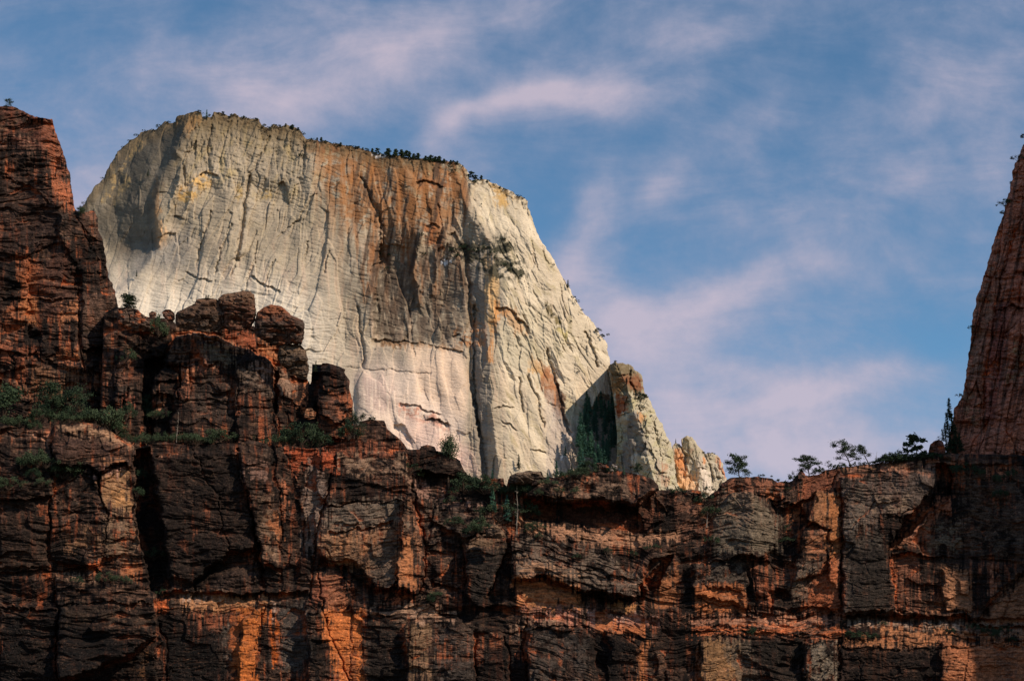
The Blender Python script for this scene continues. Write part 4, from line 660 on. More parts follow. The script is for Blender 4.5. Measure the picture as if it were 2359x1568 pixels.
for a in [('3',[(0,215),(250,220),(540,215)],10,12,3),('3',[(120,790),(300,790),(560,780)],9,7,2),('3',[(180,590),(250,570),(300,640)],30,14,2),('3',[(600,700),(720,720)],30,18,2),('1',[(0,640),(200,680),(340,830)],12,12,3),('3',[(560,560),(700,560),(790,480)],30,22,4)]: b.lip(*a)
for a in [('3',[(530,150),(530,450),(560,700)],2.6,12),('3',[(70,600),(160,880)],2,8),('1',[(520,930),(600,1080),(620,1130)],2,9),('1',[(530,1200),(500,1400)],2,6),('3',[(690,540),(700,640)],2,10)]: b.crack(*a)
for a in [('1',[(230,240),(360,250),(500,860),(440,850),(380,650),(330,600),(300,400)],(.24,.085,.045),.75,'n'),('1',[(340,640),(480,700),(500,860),(380,800)],(.36,.125,.06),.85,'n'),('1',[(0,150),(230,210),(340,340),(300,500),(0,420)],(.15,.06,.04),.7,'p'),('1',[(0,400),(220,400),(280,480),(0,470)],(.28,.15,.10),.6,'h'),('1',[(0,620),(200,640),(360,760),(400,1100),(0,1200)],(.055,.034,.028),.75,'n'),
  ('1',[(130,1180),(260,1200),(270,1600),(130,1600)],(.26,.085,.035),.85,'n'),('1',[(270,1220),(480,1150),(500,1568),(280,1600)],(.09,.045,.033),.8,'n'),('3',[(130,215),(270,215),(270,390),(140,390)],(.36,.14,.055),.9,'v'),('3',[(380,250),(530,250),(530,380),(390,380)],(.40,.17,.08),.9,'p'),('3',[(0,300),(130,260),(130,420),(40,440),(0,560)],(.36,.13,.06),.85,'p'),('3',[(390,560),(540,550),(540,640),(400,630)],(.38,.14,.055),.95,'v'),('3',[(430,640),(545,635),(540,700),(440,670)],(.42,.16,.08),1,'n'),('3',[(0,520),(270,560),(280,640),(0,640)],(.24,.085,.045),.8,'p'),('3',[(180,700),(540,700),(600,900),(180,880)],(.19,.095,.05),.8,'V'),
  ('3',[(570,430),(790,450),(780,520),(560,560)],(.045,.032,.028),.9,'n'),('3',[(540,200),(790,200),(790,440),(560,430)],(.10,.062,.045),.75,'n'),('3',[(640,760),(730,780),(720,840),(640,830)],(.24,.10,.05),.8,'n'),('3',[(0,780),(170,820),(240,840),(230,900),(0,900)],(.17,.08,.045),.7,'n'),('1',[(600,880),(650,900),(660,1000),(620,950)],(.22,.10,.06),.7,'n')]:
    b.paint(a[0], a[1], a[2], a[3], a[4], 4)
grain(b)
B_CR = C_(('0',[(-170,225),(-60,238)]),('1',[(0,165),(30,155),(90,165),(130,185),(200,215),(240,235),(350,250),(365,280),(385,350),(420,450),(455,560),(480,680),(500,800),(512,868),(545,885),(590,878),(640,878),(662,930),(662,1000),(700,1070),(715,1180),(732,1300),(762,1380),(785,1450),(795,1500)]),('3',[(800,290),(800,400),(788,500),(800,620),(810,900),(830,1200)]))
cliff('sandstone_buttress', b, B_CR, np.array([(-170,1035),(260,1035),(290,1038.)]), 478, .035, 1000, 1.25, 1.3, 2.4, back=(3,9,20,60), drop=(.2,1,4,15), mat=MAT_NEAR, round_=9, rw=7)

u = Canvas(225, 880, 640, 1060, BR, 43, 1.9); X, Y = u.X, u.Y
near_color(u)
for f_ in [('a',[(560,860),(720,640),(960,560),(1240,640),(1500,760),(1760,890),(1850,1000),(1870,2150),(560,2150),(700,1300),(860,1000),(600,940)],-34,.02,-.15,3,14,10,None,.9),('a',[(960,680),(1100,640),(1400,900),(1050,960),(1000,900)],-10,.35,-.1,4,5,8,None,.5),('a',[(1400,900),(1550,800),(1720,880),(1850,1100),(1860,2150),(1420,2150),(1400,1100)],-14,.28,0,3,8,8,None,.8),
  ('a',[(1850,960),(1990,1000),(2090,1180),(2050,2150),(1880,2150)],-8,.25,-.1,3,8,8,None,.6),('a',[(1825,1000),(1880,1010),(1880,1500),(1850,1500)],50,0,0,2,0,8,None,.5),('a',[(0,760),(240,800),(320,900),(340,1100),(300,2150),(0,2150)],-12,.2,-.1,4,16,10,None,1.0),('a',[(450,1080),(520,980),(640,980),(740,1080),(740,1330),(620,1300),(460,1300)],-20,0,-.1,3,16,8,None,.9),('a',[(340,900),(560,820),(560,960),(450,1080),(420,2150),(330,1300)],60,0,0,5,0,8,None,.6),
  ('a',[(760,1000),(870,1000),(860,1330),(740,1330)],-12,0,0,3,5,6,None,.6),('a',[(40,270),(240,290),(430,440),(400,560),(230,560),(30,470)],-10,.05,-.3,3,12,8,None,.8),('a',[(30,600),(300,560),(600,700),(540,860),(280,760)],-8,.05,-.4,4,8,8,None,1),('4',[(-40,390),(60,400),(150,490),(170,740),(60,800),(20,760),(-60,740)],-30,.25,0,3,10,8,None,.9),('3',[(2160,700),(2359,690),(2340,1160),(2170,1150)],-26,-.1,0,3,8,8,None,.9),('a',[(1210,1170),(1340,1180),(1350,1260),(1230,1250)],-9,0,0,2,5,5,None,.5),('a',[(1640,700),(1900,720),(1900,960),(1800,960),(1640,820)],8,0,-.2,3,3,8,None,.8),('a',[(2020,1080),(2250,1120),(2200,1420),(2060,1440)],6,0,-.2,3,3,8,None,.8)]:
    u.facet(*f_)
near_base(u, .9)
for a in [('a',[(720,600),(960,570),(1240,690)],8,9,2),('a',[(1040,660),(1250,690)],9,10,2),('a',[(470,1130),(560,1110),(740,1130)],40,22,3),('a',[(860,1130),(1100,1130),(1240,1290)],24,8,2),('a',[(700,1370),(1100,1330),(1420,1380)],8,9,2),('a',[(1100,1270),(1240,1280)],10,14,2),('3',[(2180,800),(2340,800)],8,9,2),('a',[(1420,1430),(1840,1400)],8,9,2)]: u.lip(*a)
for a in [('a',[(1415,1080),(1430,1300),(1420,1540)],2,10),('a',[(860,830),(870,1000),(860,1300)],2,10),('a',[(740,1080),(745,1330)],2.4,14),('3',[(1850,700),(1860,1100)],3,20),('a',[(1300,1260),(1310,1540)],1.6,7),('a',[(130,1240),(100,1500)],2.6,14)]: u.crack(*a)
for a in [('a',[(1000,820),(1120,860),(1160,980),(1060,960)],(.40,.20,.13),.9,'p'),('a',[(870,760),(960,700),(1040,900),(1040,980),(870,980)],(.19,.07,.04),.8,'n'),('a',[(1040,680),(1340,800),(1400,920),(1160,960),(1080,840)],(.13,.115,.085),.85,'n'),('a',[(560,860),(700,700),(880,680),(860,980),(600,940)],(.115,.078,.058),.7,'p'),('a',[(1600,940),(1700,940),(1800,1060),(1700,1060)],(.36,.235,.18),.85,'n'),('a',[(1420,940),(1600,960),(1740,1100),(1820,1300),(1440,1250)],(.14,.105,.08),.8,'p'),('a',[(900,1150),(1200,1120),(1420,1200),(1420,1560),(900,1560)],(.05,.04,.034),.75,'n'),
  ('a',[(720,570),(960,530),(1100,600),(1240,640),(1560,780),(1640,800),(1400,780),(1060,640),(760,610)],(.36,.215,.13),.9,'n'),('a',[(1250,570),(1600,580),(1640,700),(1640,800),(1560,770),(1260,640)],(.32,.10,.05),.95,'n'),('a',[(1650,700),(1780,740),(1900,740),(1890,960),(1840,960),(1700,830)],(.43,.18,.085),.95,'n'),('a',[(770,1010),(870,1010),(860,1180),(770,1150)],(.38,.16,.085),1,'n'),('a',[(760,1160),(860,1190),(850,1330),(760,1320)],(.24,.09,.05),.9,'v'),('a',[(520,1130),(545,1130),(545,1500),(520,1460)],(.40,.20,.12),1,'n'),('a',[(1880,1010),(2000,1010),(2090,1180),(2050,1290),(1890,1280)],(.24,.165,.12),.95,'n'),('a',[(2040,1100),(2240,1130),(2200,1420),(2100,1560),(2080,1300)],(.36,.145,.07),.9,'p'),
  ('a',[(100,1330),(180,1330),(190,1480),(130,1500)],(.26,.09,.055),.95,'n'),('a',[(0,900),(300,960),(320,1150),(0,1150)],(.17,.085,.055),.7,'h'),('a',[(340,900),(550,880),(450,1080),(420,1560),(340,1300)],BK,.9,'n'),('3',[(2180,820),(2359,860),(2359,1200),(2170,1180)],(.24,.085,.04),.8,'p'),('3',[(2180,870),(2300,880),(2320,1120),(2200,1150)],(.06,.042,.035),.7,'n'),('4',[(40,560),(150,560),(170,740),(100,780)],(.28,.10,.05),.8,'p'),('a',[(30,280),(400,400),(400,560),(30,560)],(.17,.095,.065),.8,'p')]:
    u.paint(a[0], a[1], a[2], a[3], a[4], 3)
grain(u)
U_CR = C_(('0',[(228,1030),(240,720),(268,706)]),('a',[(60,285),(160,282),(240,300),(330,370),(400,402),(480,402),(560,405),(640,420),(720,480),(880,490),(1100,500),(1300,500),(1600,500),(1660,600),(1760,660),(1900,700),(2080,720),(2180,900)]),('3',[(1880,640),(2080,760),(2100,800),(2110,780),(2178,770),(2180,660),(2215,655),(2262,668),(2300,682),(2340,702)]),
 ('4',[(0,380),(60,402),(108,440),(150,492),(148,560),(168,625),(170,740)]),('0',[(815,1000),(826,1050)]))
cliff('boulder_tower', u, U_CR, np.array([(225,1055),(235,1055),(820,1055),(850,1055.)]), 472, .03, 1000, 1.25, 1.25, 1.4, back=(3,8,14,24), drop=(.3,.8,1.5,3), mat=MAT_NEAR, round_=9, rw=7)

# right buttress
r = Canvas(2120, 2530, 190, 1120, (.24,.095,.06), 47); X, Y = r.X, r.Y
q = X+.22*(Y-700)
r.D -= ridged((q+fbm(X/50, Y/150, 3, 48)*18)/52, Y/420, 3, 49)*20
r.D += cells(q+fbm(X/40, Y/120, 3, 45)*12, Y, 34, 190, 4, .9, .8)*9
r.D += -(X-2230)*.1
near_base(r, .9)
r.D += steps((Y+.45*(X-2250)+fbm(X/40, Y/40, 2, 44)*6)/7, 4, 3.)*4
for a in [('9',[(510,500),(470,600),(430,740),(400,860),(385,1000),(350,1180),(350,1400)],3.4,18),('9',[(515,1000),(470,1150),(440,1250)],3,14),('9',[(523,700),(500,860),(440,1000)],3,12)]: r.crack(*a)
for a in [('9',[(420,880),(470,850),(523,870)],40,30,4),('9',[(480,380),(523,360)],10,12,2),('9',[(480,720),(523,720)],20,14,2)]: r.lip(*a)
for a in [('9',[(360,720),(430,600),(400,860),(350,1180),(290,1180),(300,900)],(.145,.085,.058),.8,'p'),('9',[(400,860),(460,850),(440,1150),(370,1400),(350,1200)],(.15,.05,.04),.85,'n'),('9',[(480,1020),(523,1000),(523,1160),(450,1200)],(.19,.13,.07),.8,'p'),('9',[(260,1240),(350,1200),(350,1400),(290,1360),(250,1290)],(.16,.10,.06),.8,'p'),('9',[(280,1430),(340,1400),(340,1540),(300,1500)],(.28,.09,.05),.8,'p'),('9',[(440,1430),(480,1400),(480,1480),(440,1480)],(.36,.12,.055),.9,'p'),('9',[(400,1500),(470,1490),(450,1560),(400,1550)],(.36,.12,.06),.9,'p'),('9',[(490,740),(523,740),(523,860),(490,850)],(.30,.09,.05),.7,'n')]:
    r.paint(a[0], a[1], a[2], a[3], a[4], 4)
grain(r); r.stain(sstep(0, .35, fbm((X+.2*Y)/9, Y/160, 4, 38, .6))*.7, (.03,.018,.015)); r.C = r.C*1.6
R_CR = C_(('0',[(2165,1100),(2170,1052)]),('9',[(190,1500),(215,1380),(228,1300),(250,1262),(265,1240),(272,1180),(280,1130),(295,1000),(305,900),(328,820),(350,740),(400,580),(430,490),(455,400),(480,280),(523,175),(560,60)]),('0',[(2420,200),(2530,195)]))
cliff('right_buttress', r, R_CR, np.array([(2160,1110),(2200,1110),(2260,1110),(2530,1110.)]), 478, .03, 1060, 1.3, 1.3, 2.8, back=(3,9,25,70), drop=(.2,1,4,15), mat=MAT_NEAR, round_=9, rw=8)

# ------------------------------------------------------------------ ground and an unseen wall added for shade
def grid_mesh(name, xs, ys, zf, mat, C):
    XX, YY = np.meshgrid(np.array(xs, F), np.array(ys, F)); Z = zf(XX, YY)
    i = np.arange(XX.size).reshape(XX.shape)
    f = np.stack([i[:-1,:-1], i[:-1,1:], i[1:,1:], i[1:,:-1]], -1).reshape(-1, 4)
    o = link_mesh(name, np.stack([XX, YY, Z], -1).reshape(-1, 3), f, mat, np.ones((XX.size, 3), F)*np.array(C, F)); tag(o, kind='structure'); return o
def gz(x, y):
    wall = 9*sstep(180, 440, y)
    return wall*(1-sstep(500, 900, np.abs(x))*0)-4*sstep(0, 60, y)*sstep(180, 100, y)+fbm(x/60, y/60, 4, 99)*3*sstep(20, 80, np.hypot(x, y))+np.where(y > 600, 200*sstep(600, 1450, y), 0)-.2
grid_mesh('ground', np.linspace(-3200, 3200, 161), np.linspace(-2500, 4200, 161), gz, MAT_NEAR, (.16,.11,.07))
# unseen wall segment added at the right, placed to shade the right-hand cliffs
t_ = np.linspace(0, 1, 160); zz = np.linspace(0, 1, 60)
bx = np.interp(t_, [0,.03,.1,1], [330,300,296,900]); by = np.interp(t_, [0,.03,.1,1], [420,380,300,220])
TT, ZZ = np.meshgrid(t_, zz)
H = 440+fbm(TT*6, TT*0+2, 3, 5)*30
wxx = bx[None]+ZZ*25+fbm(TT*14, ZZ*4, 4, 6)*14; wyy = by[None]+ZZ*10-fbm(TT*14, ZZ*4, 4, 8)*14
Pw = np.stack([wxx, wyy, ZZ*H-2], -1); Pb = Pw[-1].copy(); Pb[:,0] += 60; Pb[:,1] += 140
Pc = Pb.copy(); Pc[:,2] = -2
Pw = np.concatenate([Pw, Pb[None], Pc[None]]); i = np.arange(Pw.shape[0]*160).reshape(-1, 160)
fw = np.stack([i[:-1,:-1], i[:-1,1:], i[1:,1:], i[1:,:-1]], -1).reshape(-1, 4)
tag(link_mesh('shade_wall', Pw.reshape(-1, 3), fw, MAT_NEAR, np.ones((Pw.shape[0]*160, 3), F)*np.array((.24,.12,.07), F)), kind='structure')
# ------------------------------------------------------------------ loose boulders
def boulder(label, tg, poly, D, thick, col=BR, top=None, seed=1, group=None, far=False, amp=1.0):
    pts = T(tg, poly); c = pts.mean(0); n = 200; nr = 46
    per = np.concatenate([pts, pts[:1]]); out, _ = resample(per, np.hypot(*np.diff(per, axis=0).T).sum()/n); out = out[:n]
    nrm_ = out-pts.mean(0); out = out+nrm_*(fbm(np.arange(n)/8., np.zeros(n)+seed, 4, seed)*.085)[:,None]*np.sin(np.arange(n)/n*np.pi)[:,None]
    r = np.linspace(0, 1, nr)[:,None]; r = np.sin(r*np.pi/2)
    PX = c[0]+(out[None,:,0]-c[0])*r; PY = c[1]+(out[None,:,1]-c[1])*r
    h = np.sqrt(np.clip(1-r**7, 0, 1))+PX*0
    S = PY+fbm(PX/40, PY/30, 2, seed)*8
    rel = (fbm(PX/22, PY/16, 4, seed+1)*7+steps(S/4, seed, 3)*2.6+steps(S/10, seed+2, 4)*5+fbm(PX/5, PY/4, 2, seed+3)+cells(PX+fbm(PX/20,PY/20,2,seed)*5, PY, 30, 16, seed, .9, .6)*5+cells(PX, PY, 11, 7, seed+1, .9)*1.6)*amp
    tpx = thick/(UPX*D)
    rows = []
    for s_ in (-1, 1):
        DD = D+s_*h*thick+(rel*UPX*D*(h > .05) if s_ < 0 else 0)+thick*.6
        if s_ < 0: DD = DD+np.maximum(PY-c[1], 0)*UPX*D*.35*h-np.maximum(c[1]-PY, 0)*UPX*D*-.35*h
        X_, Z_ = ray(PX, PY); rows.append(np.stack([X_*DD, DD, CAM[2]+Z_*DD], -1))
    v = fbm(PX/9, PY/60, 4, seed+5); w_ = fbm(PX/22, PY/12, 4, seed+6)
    C = np.ones(PX.shape+(3,), F)*np.array(col, F)
    for m_, cc in ((sstep(.05, .4, v)*.7, BK), (sstep(0, .4, w_)*.6, GR), (sstep(.1, .4, -w_)*.6, top or OG)):
        C = C*(1-m_[...,None])+np.array(cc, F)*m_[...,None]
    if top is not None:
        m_ = sstep(c[1]-2, PY.min()+4, PY+fbm(PX/9, PY/6, 2, seed)*4)*.8; C = C*(1-m_[...,None])+np.array(top, F)*m_[...,None]
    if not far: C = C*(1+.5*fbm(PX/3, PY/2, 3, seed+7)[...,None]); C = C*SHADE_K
    P = np.concatenate([rows[0], rows[1][::-1][1:]]); Cc = np.concatenate([C, C[::-1][1:]])
    R, K = P.shape[:2]; i = np.arange(R*K).reshape(R, K); i = np.concatenate([i, i[:,:1]], 1)
    f = np.stack([i[:-1,:-1], i[1:,:-1], i[1:,1:], i[:-1,1:]], -1).reshape(-1, 4)
    Pf = P.reshape(-1, 3); o0 = Pf.mean(0); o0[2] = Pf[:,2].min()
    o = link_mesh('boulder', Pf-o0, f, MAT_FAR if far else MAT_NEAR, np.clip(Cc, .008, .9).reshape(-1, 3)); o.location = o0.tolist()
    return tag(o, label, 'boulder', group)
boulder('long dark layered caprock boulder at the left of the three on the tower', 'a', [(700,370),(720,335),(820,290),(920,240),(945,190),(1060,172),(1180,190),(1240,220),(1262,330),(1272,520),(1180,572),(1000,565),(860,540),(720,515),(698,450)], 464, 3.2, (.10,.06,.042), (.17,.095,.06), 3, 'caprock boulders on the tower')
boulder('tall rounded caprock boulder with pale layered top, middle of the three', 'a', [(1190,185),(1250,130),(1400,112),(1470,90),(1560,98),(1610,140),(1618,240),(1630,340),(1622,430),(1560,525),(1450,560),(1300,545),(1262,520),(1250,330),(1205,245)], 463, 4.0, (.13,.055,.035), (.20,.12,.075), 8, 'caprock boulders on the tower')
boulder('overhanging dark caprock boulder with reddish crown, right of the three', 'a', [(1640,340),(1720,280),(1800,252),(1880,258),(1960,300),(2012,350),(2055,385),(2170,428),(2188,520),(2180,640),(2140,715),(2040,705),(1880,725),(1790,700),(1640,625),(1600,545),(1620,420)], 461, 4.6, (.085,.05,.038), (.27,.095,.045), 14, 'caprock boulders on the tower')
boulder('rounded brown block hanging below the right caprock boulder', 'a', [(1900,725),(1960,702),(2140,712),(2200,780),(2225,880),(2238,1000),(2208,1120),(2100,1085),(2010,1025),(1905,930),(1880,830)], 463, 2.6, (.13,.085,.06), (.20,.13,.085), 20, 'caprock boulders on the tower')
boulder('small lone reddish boulder perched left of the round bush', 'a', [(393,350),(430,325),(478,340),(480,385),(450,408),(400,405)], 467, .7, (.22,.11,.075), None, 25, 'small boulders by the tower')
boulder('pair-lobed brown boulder perched right of the round bush', 'a', [(545,340),(580,308),(640,308),(690,350),(695,420),(650,470),(600,430),(560,390)], 466, 1.0, (.20,.10,.07), None, 27, 'small boulders by the tower')
boulder('slumped jointed brown boulder against the left buttress', 'a', [(45,300),(160,280),(260,305),(340,380),(415,480),(400,540),(260,560),(130,540),(40,470)], 467, 1.9, (.15,.09,.065), None, 29, 'small boulders by the tower')
boulder('round orange boulder lodged in the cleft below the tower', 'a', [(2180,1490),(2210,1450),(2260,1438),(2320,1490),(2310,1560),(2230,1580),(2180,1550)], 456, 1.0, (.36,.17,.09), None, 31)
boulder('dark red boulder on the skyline at the foot of the right buttress', 'd', [(1962,760),(1968,705),(1985,635),(2040,592),(2090,578),(2130,600),(2165,690),(2160,770),(2080,790),(1990,790)], 457, 1.8, (.20,.08,.06), None, 33)
boulder('square dark block on the saddle below the pale pinnacles', '5', [(48,1240),(110,1234),(168,1242),(178,1275),(150,1302),(60,1296)], 452, 1.6, (.10,.06,.045), None, 35)
boulder('dark boulder on the middle crest in front of the fir gully', 'c', [(485,1300),(500,1272),(560,1270),(620,1290),(655,1335),(650,1368),(560,1376),(490,1368)], 453, 1.4, (.08,.048,.038), None, 37)
boulder('small red boulder under the spreading tree on the right crest', 'd', [(462,975),(480,945),(515,940),(545,975),(545,1020),(500,1045),(465,1025)], 452, .8, (.19,.085,.06), None, 39)
boulder('pale grey boulder at the foot of the fir gully', 'c', [(655,1330),(675,1290),(715,1278),(750,1305),(755,1370),(660,1375)], 1455, 5, (.36,.30,.27), (.42,.36,.32), 41, far=True)
boulder('dome shaped dark boulder above the black wedge block', '7', [(1040,590),(1075,545),(1110,515),(1150,512),(1195,555),(1212,600),(1130,605)], 437, 1.7, (.12,.075,.052), (.22,.14,.09), 43)
boulder('loaf shaped boulder on the crest right of the notch', '7', [(1222,230),(1232,180),(1285,155),(1360,150),(1440,150),(1465,190),(1440,225),(1330,240)], 447, 2.6, (.11,.075,.055), (.17,.12,.085), 45)

# ------------------------------------------------------------------ plants
def leaf_mat(name, c1, c2):
    m_, t, b_ = new_mat(name)
    oi = t.nodes.new('ShaderNodeObjectInfo'); co = t.nodes.new('ShaderNodeTexCoord')
    nz = t.nodes.new('ShaderNodeTexNoise'); nz.inputs['Scale'].default_value = 7; t.links.new(co.outputs['Object'], nz.inputs['Vector'])
    ad = t.nodes.new('ShaderNodeMath'); ad.operation = 'MULTIPLY_ADD'; ad.inputs[1].default_value = .5; t.links.new(oi.outputs['Random'], ad.inputs[0])
    mr = t.nodes.new('ShaderNodeMapRange'); mr.inputs[1].default_value = .35; mr.inputs[2].default_value = .7; mr.inputs[3].default_value = -.2; mr.inputs[4].default_value = .7
    t.links.new(nz.outputs[0], mr.inputs[0]); t.links.new(mr.outputs[0], ad.inputs[2])
    mx = t.nodes.new('ShaderNodeMix'); mx.data_type = 'RGBA'; t.links.new(ad.outputs[0], mx.inputs[0]); mx.inputs[6].default_value = (*c1, 1); mx.inputs[7].default_value = (*c2, 1)
    t.links.new(mx.outputs[2], b_.inputs['Base Color']); b_.inputs['Roughness'].default_value = .8
    return m_
L_DARK = leaf_mat('dark_needles', (.016,.030,.018), (.040,.062,.030))
L_GREEN = leaf_mat('shrub_leaves', (.022,.036,.019), (.060,.084,.044))
L_FIR = leaf_mat('fir_needles', (.030,.080,.066), (.070,.155,.095))
BARK, _t, _b = new_mat('bark'); _b.inputs['Base Color'].default_value = (.05,.035,.026,1)
DEAD, _t, _b = new_mat('dead_wood'); _b.inputs['Base Color'].default_value = (.20,.17,.14,1)
class MB:
    def __init__(s): s.v = []; s.f = []
    def limb(s, pts, rad, n=5):
        "tapered limb along pts"
        base = len(s.v)
        for k, (p_, r_) in enumerate(zip(pts, rad)):
            d = Vector(pts[min(k+1, len(pts)-1)])-Vector(pts[max(k-1, 0)])
            q_ = d.to_track_quat('Z', 'Y')
            for j in range(n):
                a = 2*math.pi*j/n; s.v.append(tuple(Vector(p_)+q_ @ Vector((math.cos(a)*r_, math.sin(a)*r_, 0))))
        for k in range(len(pts)-1):
            for j in range(n):
                a = base+k*n+j; b_ = base+k*n+(j+1) % n; s.f.append((a, b_, b_+n, a+n))
    def leaf(s, c, sz, rnd):
        d = Vector((rnd.gauss(0,1), rnd.gauss(0,1), rnd.gauss(0,1))).normalized(); e_ = d.cross(Vector((rnd.gauss(0,1), rnd.gauss(0,1), rnd.gauss(0,1)))).normalized()
        u_ = d.cross(e_); c = Vector(c); k = len(s.v); a = sz*rnd.uniform(.6, 1.3); b_ = sz*rnd.uniform(.35, .7)
        s.v += [tuple(c-e_*a), tuple(c-u_*b_), tuple(c+e_*a), tuple(c+u_*b_)]; s.f.append((k, k+1, k+2, k+3))
    def mesh(s, name, mat):
        me = bpy.data.meshes.new(name); me.from_pydata(s.v, [], s.f); me.update(); me.materials.append(mat); return me
def fir(seed, lean=0):
    rnd = random.Random(seed); t, c = MB(), MB()
    t.limb([(0,0,0),(lean*.3,0,.35),(lean*.6,0,.7),(lean,0,1)], [.022,.016,.009,.002])
    z = rnd.uniform(.06, .16)
    while z < .99:
        L = (1-z)**.8*.20*rnd.uniform(.75, 1.15)+.012
        for k in range(rnd.randint(4, 6)):
            a = rnd.uniform(0, 6.28); l = L*rnd.uniform(.55, 1.15); 
            if rnd.random() < .12: continue
            n_ = max(3, int(l*60))
            for j in range(n_):
                q_ = (j+.5)/n_; r_ = l*q_
                for _ in range(2): c.leaf((lean*z+math.cos(a)*r_+rnd.gauss(0,.008), math.sin(a)*r_+rnd.gauss(0,.008), z-l*.35*q_+.02*q_*q_+rnd.gauss(0,.006)), .028*(1.15-.4*q_), rnd)
            if z < .8: t.limb([(lean*z,0,z),(lean*z+math.cos(a)*l*.8, math.sin(a)*l*.8, z-l*.25)], [.005,.001], 3)
        z += rnd.uniform(.022, .04)
    return t, c
def gnarly(seed, width=.9, dense=1.0, clear=.25, lean=0, flat=.9, nb=9, bare=0.0, leaf=.026):
    rnd = random.Random(seed); t, c = MB(), MB()
    pts = [(0,0,-.04)]; x = y = 0
    for k in range(1, 6):
        x += lean/5+rnd.gauss(0,.022); y += rnd.gauss(0,.02); pts.append((x, y, k*.15))
    t.limb(pts, [.032,.027,.022,.017,.012,.007])
    tips = []
    for b_ in range(nb):
        h = clear+(.80-clear)*(b_+rnd.random()*.7)/nb; k = min(4, int(h/.15)); f_ = h/.15-k
        p0 = Vector(pts[k])*(1-f_)+Vector(pts[k+1])*f_ if k < 5 else Vector(pts[5])
        a = b_*2.4+rnd.uniform(-.5,.5); l = width*.5*rnd.uniform(.6,1.05)*(1-.45*max(0,(h-.4)/.6))
        p1 = p0+Vector((math.cos(a)*l*.5, math.sin(a)*l*.5, l*.22+rnd.gauss(0,.02))); p2 = p0+Vector((math.cos(a)*l, math.sin(a)*l, l*.35+rnd.uniform(-.04,.1)))
        t.limb([p0, p1, p2], [.012,.008,.003], 4); tips += [p2, p1*.4+p2*.6]
        for _ in range(2):
            p3 = p1+Vector((rnd.gauss(0,.1), rnd.gauss(0,.1), rnd.uniform(.02,.14))); t.limb([p1, p3], [.006,.002], 3); tips.append(p3)
    top = Vector(pts[-1]); tips += [top+Vector((rnd.gauss(0,.05), rnd.gauss(0,.05), rnd.uniform(.05,.22))) for _ in range(5)]
    for p_ in tips:
        if rnd.random() < bare: continue
        r_ = rnd.uniform(.06,.125)*(.8+.4*width)
        for _ in range(int(rnd.uniform(38, 75)*dense)):
            d = Vector((rnd.gauss(0,.5), rnd.gauss(0,.5), rnd.gauss(0,.5)*flat)); c.leaf(p_+d*r_*1.15, leaf, rnd)
    return t, c
def shrub(seed, width=1.6, dense=1.0):
    rnd = random.Random(seed); t, c = MB(), MB()
    for b_ in range(16):
        a = rnd.uniform(0, 6.28); l = width*.5*math.sqrt(rnd.random()); h = rnd.uniform(.35,.95)*(1-.5*(l/(width*.5))**2)
        p2 = Vector((math.cos(a)*l, math.sin(a)*l, h)); t.limb([(0,0,-.1), (p2.x*.5, p2.y*.5, h*.6), p2], [.02,.012,.004], 3)
        r_ = rnd.uniform(.14,.26)
        for _ in range(int(85*dense)):
            d = Vector((rnd.gauss(0,.5), rnd.gauss(0,.5), rnd.gauss(0,.4))); c.leaf(p2+d*r_-Vector((0,0,.05)), .05, rnd)
    return t, c
def snag(seed, lean=0, nb=12):
    rnd = random.Random(seed); t = MB(); pts = [(0,0,-.02)]+[(lean*k/5+rnd.gauss(0,.008), rnd.gauss(0,.008), k/5) for k in range(1, 6)]
    t.limb(pts, [.024,.019,.015,.011,.007,.002])
    b = MB()
    for k in range(nb):
        h = rnd.uniform(.25,.95); a = rnd.uniform(0,6.28); l = rnd.uniform(.05,.16)*(1.2-h); x = lean*h
        b.limb([(x,0,h),(x+math.cos(a)*l, math.sin(a)*l, h+l*.4),(x+math.cos(a)*l*1.5, math.sin(a)*l*1.5, h+l*.3)], [.006,.004,.001], 3)
    return t, b
KIND = {}
def proto(key, tc, leafmat, woodmat=BARK, second='crown'):
    t, c = tc; KIND[key] = (t.mesh('trunk', woodmat), c.mesh(second, leafmat), second)
for k in range(4): proto('fir%d' % k, fir(k+1, (0,.03,-.03,.0)[k]), L_FIR)
for k in range(3): proto('dfir%d' % k, fir(k+11, (.06,-.04,0)[k]), L_DARK)
for k in range(5): proto('jun%d' % k, gnarly(k+21, (1.1,.85,.8,1.2,.95)[k], (1,1.2,1,.85,1.3)[k], (.08,.12,.06,.12,.08)[k], (0,.1,0,-.1,.05)[k], nb=(9,8,10,9,11)[k]), L_DARK)
for k in range(4): proto('rim%d' % k, gnarly(k+31, (1.0,.8,1.2,.7)[k], .55, .0, (.1,0,-.1,0)[k], .7, 8, leaf=.085), L_DARK)
proto('rimA', gnarly(81, 1.25, 1.2, .06, 0, .6, 13, leaf=.03), L_DARK); proto('rimB', gnarly(82, 1.35, 1.2, .08, 0, .5, 13, leaf=.028), L_DARK)
proto('tallpine', gnarly(41, .9, 1.2, .18, -.32, .5, 11, .25), L_DARK); proto('leanpine', gnarly(42, .65, 1.1, .35, -.36, .5, 8, .2), L_DARK); proto('thinpine', gnarly(43, .30, .9, .12, 0, .6, 10, .0), L_GREEN); proto('slimpine', gnarly(44, .30, .75, .50, .02, .7, 13, .05, leaf=.02), L_GREEN)
for k in range(4): proto('shr%d' % k, shrub(k+51, (1.5,2.1,1.7,2.6)[k], (1,1,.8,1)[k]), L_GREEN)
for k in range(3): proto('dsh%d' % k, shrub(k+61, (1.6,2.2,1.3)[k]), L_DARK)
